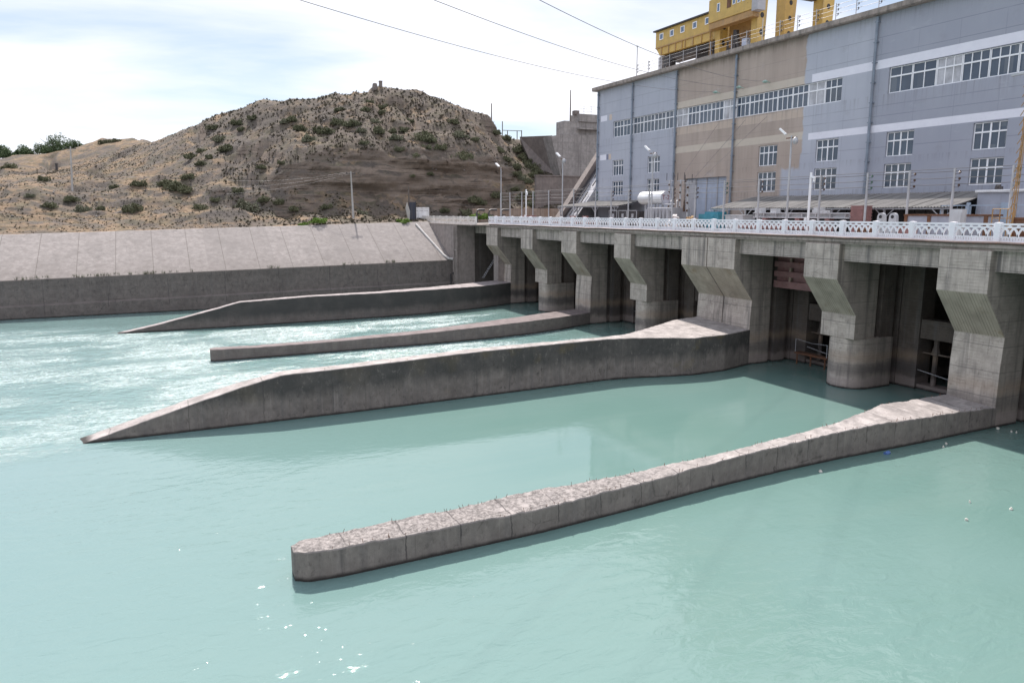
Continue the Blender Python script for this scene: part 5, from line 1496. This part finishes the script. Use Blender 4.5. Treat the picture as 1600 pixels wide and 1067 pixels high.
def full(u, v): return u / 1.8605, 120 + v / 1.8605
SHR = [(1197, 130, 9), (1235, 178, 16), (1315, 132, 8), (1335, 170, 12), (1355, 235, 13), (1315, 236, 7), (1205, 234, 10), (1105, 158, 10), (1110, 106, 8), (1110, 90, 8), (1150, 178, 10), (1175, 158, 8),
       (1058, 193, 8), (1020, 138, 12), (985, 134, 9), (950, 160, 11), (985, 96, 8), (900, 184, 10), (870, 152, 9), (845, 124, 9), (735, 120, 8), (690, 136, 8), (660, 208, 11), (615, 148, 8), (640, 184, 9),
       (560, 232, 9), (545, 292, 9), (510, 321, 13), (545, 330, 11), (480, 311, 10), (403, 311, 10), (715, 378, 17), (690, 333, 9), (625, 357, 8), (765, 357, 8), (585, 381, 9), (145, 375, 9), (380, 385, 12), (245, 388, 11),
       (205, 355, 9), (290, 383, 7), (610, 236, 6), (820, 252, 6), (760, 263, 7), (300, 193, 6), (1490, 172, 8), (1530, 235, 10), (1550, 288, 8), (1500, 262, 9), (1475, 240, 9), (1380, 183, 7), (1280, 207, 9), (1050, 158, 8),
       (1075, 74, 6), (1160, 212, 8), (1060, 98, 7), (590, 216, 7), (585, 253, 7), (700, 153, 6), (830, 132, 7), (1170, 210, 8), (1140, 160, 7), (925, 155, 8), (1240, 205, 8), (1450, 215, 8), (1440, 165, 7), (1090, 130, 7),
       (1385, 358, 10), (1250, 285, 5), (1200, 290, 5), (860, 385, 9), (810, 370, 8), (950, 380, 8), (1050, 395, 9), (1440, 345, 10), (1350, 395, 10), (1290, 390, 8), (130, 300, 7), (30, 262, 8), (330, 320, 6), (90, 345, 6),
       (1505, 215, 9), (1518, 232, 10), (1535, 250, 9), (1545, 262, 9), (1560, 275, 9), (1500, 285, 8), (1520, 295, 8), (1538, 305, 8), (1495, 330, 7), (1530, 340, 9), (1560, 345, 9), (1580, 352, 8), (1600, 360, 8), (1510, 355, 8), (1545, 370, 9), (1515, 205, 8), (1470, 180, 7), (1400, 370, 8), (1570, 262, 8)]
nlab = {}
for i, (u, v, rpx) in enumerate(SHR):
    px, py = full(u, v)
    p = on_hill(px, py + rpx * 0.20)
    if p is None: continue
    dist = float(np.linalg.norm(p - CAM)); R = rpx / 1.8605 * dist / F_PX * 2.5
    kind = 'sage' if i % 7 == 3 else 'shrub'
    o = bpy.data.objects.new('shrub', protos[kind][i % 3]); C.objects.link(o)
    o.location = (p[0], p[1], p[2] - 0.15 * R); o.rotation_euler = (0, 0, (i * 2.39) % 6.28); o.scale = (R, R, R * (1.2 + 0.4 * ((i * 37) % 10) / 10))
    if px > 765: zone = 'on the flank right of the hill, below the concrete wing'
    elif py > 318: zone = 'at the foot of the cut silt bank' if px > 400 else 'on the low grassy ground at the left'
    elif py > 245 and px > 430: zone = 'clinging to the cut silt bank'
    elif px < 340: zone = 'on the low slope left of the hill'
    elif py < 178: zone = 'high on the hill near its crest'
    else: zone = 'on the middle slope of the hill'
    size = 'broad' if rpx >= 12 else ('mid-sized' if rpx >= 9 else 'small')
    lab = f"{size} {'grey-green' if kind == 'sage' else 'dark green'} shrub {zone}"
    tag(o, lab, 'shrub', lab.replace(' shrub ', ' shrubs '))
for px, py, rpx, lab in ((497, 342, 13, 'fresh green bush at the slope edge, below the leaning utility pole'), (472, 346, 8, 'smaller fresh green bush left of the one below the utility pole'),
                         (632, 343, 12, 'fresh green bush at the slope edge just left of the white cabinet'), (609, 346, 6, 'tiny fresh green bush left of the one by the white cabinet'), (750, 336, 15, 'bright green bush growing among the bent vent pipes')):
    p = sight(px, py + 3, 103.6 if px < 700 else 101)
    dist = float(np.linalg.norm(p - CAM)); R = rpx * dist / F_PX * 1.5
    o = bpy.data.objects.new('bush', protos['bright'][int(px) % 3]); C.objects.link(o)
    o.location = p - np.array([0, 0, 0.3]); o.scale = (R, R * 0.8, R * 0.8); o.rotation_euler = (0, 0, px)
    tag(o, lab, 'bush')
# skyline shrub
p = on_hill(178, 222); 
if p is not None:
    o = bpy.data.objects.new('shrub', protos['shrub'][1]); C.objects.link(o); o.location = p + np.array([0, 0, -0.2]); o.scale = (1.9, 1.6, 1.7)
    tag(o, 'dark shrub on the skyline mound left of the hill', 'shrub')

# tufts scattered over the slopes: nobody could count them
N_T = 30000
tx = rng.uniform(-45, 66, N_T); ty = rng.uniform(104, 178, N_T)
keep = (rng.random(N_T) < 0.35 + 0.9 * (fbm(tx / 7, ty / 7, 3, 77) + 0.3)) & (ty < 103 + np.clip((tx + 60) * 2, 20, 90))
tx, ty = tx[keep], ty[keep]
tz = height(tx, ty); sl = np.abs(height(tx, ty + 0.5) - tz) / 0.5
keep = sl < 1.15
tx, ty, tz = tx[keep], ty[keep], tz[keep]
V = []
nb = 7
n = len(tx)
R = rng.uniform(0.09, 0.27, n) * (0.8 + 0.5 * (tx > 10))
for b in range(nb):
    a = rng.uniform(0, 2 * PI, n); t = rng.uniform(0.2, 1.2, n); L = R * rng.uniform(0.7, 1.3, n)
    dx, dy, dz = np.cos(a) * np.sin(t), np.sin(a) * np.sin(t), np.cos(t)
    w = R * 0.35
    c = np.c_[tx + dx * R * 0.3, ty + dy * R * 0.3, tz - 0.06]
    s = np.c_[-np.sin(a) * w, np.cos(a) * w, np.zeros(n)]
    V.append(np.stack([c - s, c + s, c + np.c_[dx * L, dy * L, dz * L + 0.05]], 1))
V = np.concatenate(V, 0).reshape(-1, 3)
me = bpy.data.meshes.new('grass_tufts'); me.from_pydata(V.tolist(), [], np.arange(len(V)).reshape(-1, 3).tolist()); me.materials.append(M['tuft'])
o = bpy.data.objects.new('grass_tufts', me); C.objects.link(o); o['kind'] = 'stuff'
# stones: loose gravel and rocks on the slopes
N_S = 2600
sx = rng.uniform(-30, 60, N_S); sy = rng.uniform(104, 150, N_S); k = fbm(sx / 6, sy / 6, 3, 91) > 0.12
sx, sy = sx[k], sy[k]; sz = height(sx, sy); n = len(sx)
base = np.array([(-1, -1, 0), (1, -1, 0), (1, 1, 0), (-1, 1, 0), (-.6, -.5, 1), (.5, -.6, 1), (.6, .5, 1), (-.5, .6, 1)], float)
sc = rng.uniform(0.05, 0.17, (n, 1, 1)) * rng.uniform(0.6, 1.2, (n, 8, 3))
V = (base[None] * sc + np.stack([sx, sy, sz - 0.03], 1)[:, None, :]).reshape(-1, 3)
fq = np.array([(4, 5, 6, 7), (0, 1, 5, 4), (1, 2, 6, 5), (2, 3, 7, 6), (3, 0, 4, 7)])
F_ = (fq[None] + 8 * np.arange(n)[:, None, None]).reshape(-1, 4)
me = bpy.data.meshes.new('gravel'); me.from_pydata(V.tolist(), [], F_.tolist()); me.materials.append(M['rubble'])
o = bpy.data.objects.new('gravel', me); C.objects.link(o); o['kind'] = 'stuff'

# weeds along the joint between lining and wall
V = []
for i in range(260):
    x = rng.uniform(-18, 33); y = 93.3 + rng.uniform(-0.05, 0.5)
    if fbm(np.array(x / 2.5), np.array(3.3), 3, 5) < 0.12: continue
    z = wall_top(x) + 0.02
    for b in range(8):
        a = rng.uniform(0, 6.28); h = rng.uniform(0.15, 0.5)
        q = np.array([x + rng.uniform(-.15, .15), y, z]); s = np.array([math.cos(a), math.sin(a), 0]) * 0.03
        V += [q - s, q + s, q + np.array([math.cos(a + 1) * 0.12, math.sin(a + 1) * 0.12, h])]
me = bpy.data.meshes.new('weeds'); me.from_pydata([tuple(v) for v in V], [], [(i, i + 1, i + 2) for i in range(0, len(V), 3)]); me.materials.append(M['sage'])
o = bpy.data.objects.new('weeds', me); C.objects.link(o); o['kind'] = 'stuff'


def tree(px, py, Y, h, w, label, seed, trunk_h=0.35):
    p = sight(px, py, Y); z0 = p[2] - 1.0
    t = thing('tree', label, 'tree', (float(p[0]), Y, float(z0)), 'trees on the far left skyline')
    m = MB(); m.tube([(p[0], Y, z0 - 1), (p[0] + 0.1, Y, z0 + h * 0.35), (p[0] - 0.1, Y, z0 + h * 0.7)], 0.22, 8, 0.08)
    r = random.Random(seed)
    for k in range(6):
        a = r.uniform(0, 6.28); z = z0 + h * r.uniform(0.25, 0.5)
        m.tube([(p[0], Y, z), (p[0] + math.cos(a) * w * 0.35, Y + math.sin(a) * w * 0.35, z + h * 0.25)], 0.09, 5, 0.03)
    m.build('trunk', M['bark'], t)
    c = bpy.data.objects.new('crown', foliage_mesh('crown', M['tree'], 5200, (w / 2, w / 2, h * 0.72), 0.19, seed, 26, 0.75))
    C.objects.link(c); c.parent = t; c.location = (0, 0, h * 0.26)


tree(84, 246, 212, 7.2, 10.5, 'broad rounded green tree, largest on the far left skyline', 1)
tree(44, 247, 214, 4.4, 4.6, 'small round green tree left of the largest skyline tree', 2)
tree(31, 248, 216, 3.6, 3.4, 'smallest pale green tree, between the left edge and the round tree', 3)
tree(4, 248, 214, 4.8, 5.5, 'green tree cut by the left edge of the picture', 4)
tree(118, 240, 208, 4.2, 5.2, 'low green tree at the right of the largest skyline tree, behind the pole', 5)


def utility_pole(px, pyb, pyt, Y, label, lean=0.0, mat='pole_concrete', arm=True):
    b = on_hill(px, pyb) if Y is None else sight(px, pyb, Y)
    t = sight(px - lean, pyt, float(b[1]))
    u = thing('utility_pole', label, 'utility pole', tuple(map(float, b)))
    m = MB(); m.tube([b - np.array([0, 0, 0.5]), t], 0.16, 8, 0.09); m.build('pole', M[mat], u, smooth=True)
    if arm:
        m = MB(); m.bar((t[0] - 0.7, t[1], t[2] - 0.3), (t[0] + 0.7, t[1], t[2] - 0.3), 0.1, 0.1)
        for s in (-0.6, 0, 0.6): m.lathe([(0.03, 0), (0.07, 0.05), (0.05, 0.12), (0.02, 0.16)], (t[0] + s, t[1], t[2] - 0.25), 8)
        m.build('cross_arm', M['dark_steel'], u)
    return t


t1 = utility_pole(552, 336, 268, 106.5, 'pale concrete utility pole before the cut silt bank', 4)
t2 = utility_pole(113, 299, 229, None, 'grey utility pole on the left slope against the skyline trees', 3)
utility_pole(640, 336, 291, 107, 'thin dark pole beside the dark gate left of the white cabinet', 2, 'pole_wood', False)
e = sight(352, 282, 109)
for i, s in enumerate((-0.6, 0.0, 0.6)):
    m = MB(); a = Vector((t1[0] + s, t1[1], t1[2] - 0.12)); b = Vector((e[0], e[1], e[2] - 0.9 * i))
    sag_wire(m, a, b, 0.5, 0.012, 12)
    tag(m.build('power_line', M['wire'], loc=tuple(a)), ('top wire from the pale utility pole', 'middle wire from the pale utility pole', 'bottom wire from the pale utility pole')[i] + ', crossing the silt bank', 'wire', 'wires from the utility pole')
p = on_hill(89, 266)
if p is not None:
    m = MB(); m.box(p[0] - 0.2, p[0] + 0.2, p[1] - 0.2, p[1] + 0.2, p[2] - 0.2, p[2] + 1.2); m.box(p[0] - 0.26, p[0] + 0.26, p[1] - 0.26, p[1] + 0.26, p[2] + 1.1, p[2] + 1.25)
    tag(m.build('marker_post', M['dark_steel'], loc=tuple(p)), 'short dark marker post on the grass below the largest skyline tree', 'post')
# two markers on the hilltop
p = sight(586, 142, 148.5); p[2] = max(float(height(p[0], 148.5)), float(sight(586, 143.5, 148.5)[2]))
m = MB(); m.lathe([(0.62, -1.2), (0.60, 0.0), (0.50, 0.45), (0.42, 0.85), (0.30, 0.95)], (p[0], 148.5, p[2]), 9)
tag(m.build('cairn', M['old_concrete'], loc=tuple(map(float, p))), 'squat weathered stone cairn on the hilltop', 'cairn')
p = sight(595, 142, 148.5); p[2] = max(float(height(p[0], 148.5)), float(sight(595, 143.5, 148.5)[2]))
m = MB(); m.box(p[0] - 0.27, p[0] + 0.27, 148.2, 148.8, p[2] - 1.2, p[2] + 1.0); m.box(p[0] - 0.32, p[0] + 0.32, 148.15, 148.85, p[2] + 0.85, p[2] + 1.0)
tag(m.build('stone_pillar', M['old_concrete'], loc=tuple(map(float, p))), 'narrow square stone pillar on the hilltop right of the cairn', 'pillar')
# dark gate leaf and leaning pale slab by the white cabinet
a = sight(639, 316, 106.0); b = sight(650, 341, 106.0)
dg = thing('dark_gate', 'dark navy gate leaf standing left of the white cabinet', 'gate', tuple(map(float, b)))
m = MB(); m.box(a[0], b[0], 106.0, 106.08, b[2] - 0.3, a[2]); m.build('leaf', M['navy'], dg)
m = MB(); m.box(a[0] - 0.05, a[0] + 0.03, 105.96, 106.12, b[2] - 0.3, a[2] + 0.1); m.box(b[0] - 0.03, b[0] + 0.05, 105.96, 106.12, b[2] - 0.3, a[2] + 0.1); m.build('frame', M['dark_steel'], dg)
a = sight(635, 318, 105.8); b = sight(637, 340, 105.8)
m = MB(); m.prism([(a[0] - 0.15, b[2] - 0.2 + (a[2] - b[2]) * 0.75), (a[0] + 0.1, a[2] + 0.15), (b[0] + 0.35, b[2] + 0.9), (b[0] + 0.3, b[2] - 0.3), (b[0] + 0.05, b[2] - 0.3)], 105.7, 105.85, 'Y')
tag(m.build('broken_slab', M['pole_concrete'], loc=tuple(map(float, b))), 'pale jagged broken slab leaning beside the dark gate', 'slab')

# ------------------------------------------------------------------ scraps afloat by the near divider
def on_water(px, py):
    r = FW * F_PX + RT * (px - CX) + UP * (CY - py); return CAM + r * (-CAM[2] / r[2])
for i, (px, py, s, lab) in enumerate(((1282, 737, 0.13, 'pale foam scrap floating beside the near divider wall'), (1559, 670, 0.13, 'pale foam scrap floating right at the foot of the wall joint'),
                                      (1580, 796, 0.10, 'pale foam scrap floating at the right edge of the water'), (1510, 813, 0.08, 'tiny pale scrap floating left of the right-edge scrap'),
                                      (1515, 785, 0.07, 'tiny pale scrap floating highest of the cluster by the right edge'), (1478, 694, 0.10, 'pale scrap floating close under the divider near the pier'),
                                      (1474, 699, 0.07, 'tiny pale scrap just below the one under the divider'), (1580, 675, 0.07, 'tiny pale scrap in the dark water by the pier, left of a pair'),
                                      (1588, 676, 0.07, 'tiny pale scrap in the dark water at the far right, right of a pair'))):
    s *= 0.75; p = on_water(px, py); r = random.Random(i + 40); m = MB()
    pts = [(p[0] + s * math.cos(a) * r.uniform(.6, 1.3), p[1] + s * math.sin(a) * r.uniform(.5, 1.1)) for a in np.linspace(0, 2 * PI, 8)[:-1]]
    m.prism(pts, -0.03, 0.05 + 0.03 * (i % 2), 'Z'); m.box(p[0] - s * .4, p[0] + s * .3, p[1] - s * .3, p[1] + s * .4, 0.04, 0.10)
    tag(m.build('foam_scrap', M['foam'], loc=(float(p[0]), float(p[1]), 0), bevel=0.015), lab, 'litter', 'scraps floating on the water')
p = on_water(1387, 709)
bt = thing('bottle', 'blue plastic bottle floating against the near divider wall', 'bottle', (float(p[0]), float(p[1]), 0))
m = MB(); m.tube([(p[0] - 0.17, p[1], 0.03), (p[0] + 0.1, p[1] + 0.03, 0.04)], 0.10, 10); m.build('body', M['bottle_blue'], bt, smooth=True)
m = MB(); m.tube([(p[0] + 0.1, p[1] + 0.03, 0.04), (p[0] + 0.2, p[1] + 0.04, 0.05)], 0.07, 10, 0.035); m.build('neck', M['white'], bt, smooth=True)

# ------------------------------------------------------------------ light
S = Vector((0.13, 0.82, 1.0)).normalized()
EL = math.asin(S.z); AZ = math.atan2(S.x, S.y)
sun = bpy.data.lights.new('sun', 'SUN'); sun.energy = 5.0; sun.angle = math.radians(1.2); sun.color = (1.0, 0.93, 0.87)
so = bpy.data.objects.new('sun', sun); C.objects.link(so); so.rotation_euler = (-S).to_track_quat('-Z', 'Y').to_euler(); so.location = (20, 60, 90)
w = bpy.data.worlds.new('World'); SC.world = w; w.use_nodes = True
nt = w.node_tree; bg = nt.nodes['Background']
sky = nt.nodes.new('ShaderNodeTexSky'); sky.sky_type = 'NISHITA'; sky.sun_disc = False; sky.sun_elevation = EL; sky.sun_rotation = AZ
sky.air_density = 1.0; sky.dust_density = 0.5; sky.ozone_density = 1.6; sky.altitude = 500
tc = nt.nodes.new('ShaderNodeTexCoord')
sx_ = nt.nodes.new('ShaderNodeSeparateXYZ'); nt.links.new(tc.outputs['Generated'], sx_.inputs[0])
def wm(op, a, b):
    n = nt.nodes.new('ShaderNodeMath'); n.operation = op
    for i, v in enumerate((a, b)):
        if isinstance(v, bpy.types.NodeSocket): nt.links.new(v, n.inputs[i])
        else: n.inputs[i].default_value = v
    return n.outputs[0]
# clouds on a flat layer overhead: direction divided by height
zz = wm('MAXIMUM', wm('ADD', sx_.outputs[2], 0.10), 0.03)
cb = nt.nodes.new('ShaderNodeCombineXYZ'); nt.links.new(wm('DIVIDE', sx_.outputs[0], zz), cb.inputs[0]); nt.links.new(wm('DIVIDE', sx_.outputs[1], zz), cb.inputs[1])
mp = nt.nodes.new('ShaderNodeMapping'); mp.inputs['Scale'].default_value = (0.5, 0.9, 1); mp.inputs['Rotation'].default_value = (0, 0, 0.7); mp.inputs['Location'].default_value = (CLOUD_SHIFT[0], CLOUD_SHIFT[1], 0)
nt.links.new(cb.outputs[0], mp.inputs[0])
no = nt.nodes.new('ShaderNodeTexNoise'); no.inputs['Scale'].default_value = 0.8; no.inputs['Detail'].default_value = 8; no.inputs['Roughness'].default_value = 0.52; no.inputs['Distortion'].default_value = 0.5
nt.links.new(mp.outputs[0], no.inputs['Vector'])
mr = nt.nodes.new('ShaderNodeMapRange'); mr.inputs[1].default_value = 0.38; mr.inputs[2].default_value = 0.60; mr.inputs[3].default_value = 0.28; mr.inputs[4].default_value = 1.0
nt.links.new(no.outputs[0], mr.inputs[0])
mx = nt.nodes.new('ShaderNodeMix'); mx.data_type = 'RGBA'
nt.links.new(mr.outputs[0], mx.inputs[0]); nt.links.new(sky.outputs[0], mx.inputs[6]); mx.inputs[7].default_value = (CLOUD * 0.985, CLOUD * 0.99, CLOUD * 1.06, 1)
gl = nt.nodes.new('ShaderNodeMapRange'); gl.interpolation_type = 'SMOOTHSTEP'
for i_, v_ in enumerate((0.24, 0.62, 0.72, 1.22)): gl.inputs[i_ + 1].default_value = v_
nt.links.new(sx_.outputs[2], gl.inputs[0])
ml = nt.nodes.new('ShaderNodeVectorMath'); ml.operation = 'SCALE'; nt.links.new(mx.outputs[2], ml.inputs[0]); nt.links.new(gl.outputs[0], ml.inputs['Scale'])
nt.links.new(ml.outputs[0], bg.inputs[0]); bg.inputs[1].default_value = 0.10

# ------------------------------------------------------------------ camera
cam = bpy.data.cameras.new('camera'); cam.sensor_fit = 'HORIZONTAL'; cam.sensor_width = 36.0; cam.lens = 36.0 * F_PX / 1600.0; cam.clip_start = 0.1; cam.clip_end = 4000
co = bpy.data.objects.new('camera', cam); C.objects.link(co); co.location = CAM
co.rotation_euler = (PI / 2 - PITCH, 0, -HEAD)
SC.camera = co
SC.view_settings.view_transform = 'Standard'; SC.view_settings.look = 'None'; SC.view_settings.exposure = EXPOSURE; SC.view_settings.gamma = 1.0
SC.cycles.max_bounces = 6; SC.cycles.diffuse_bounces = 3; SC.cycles.glossy_bounces = 3
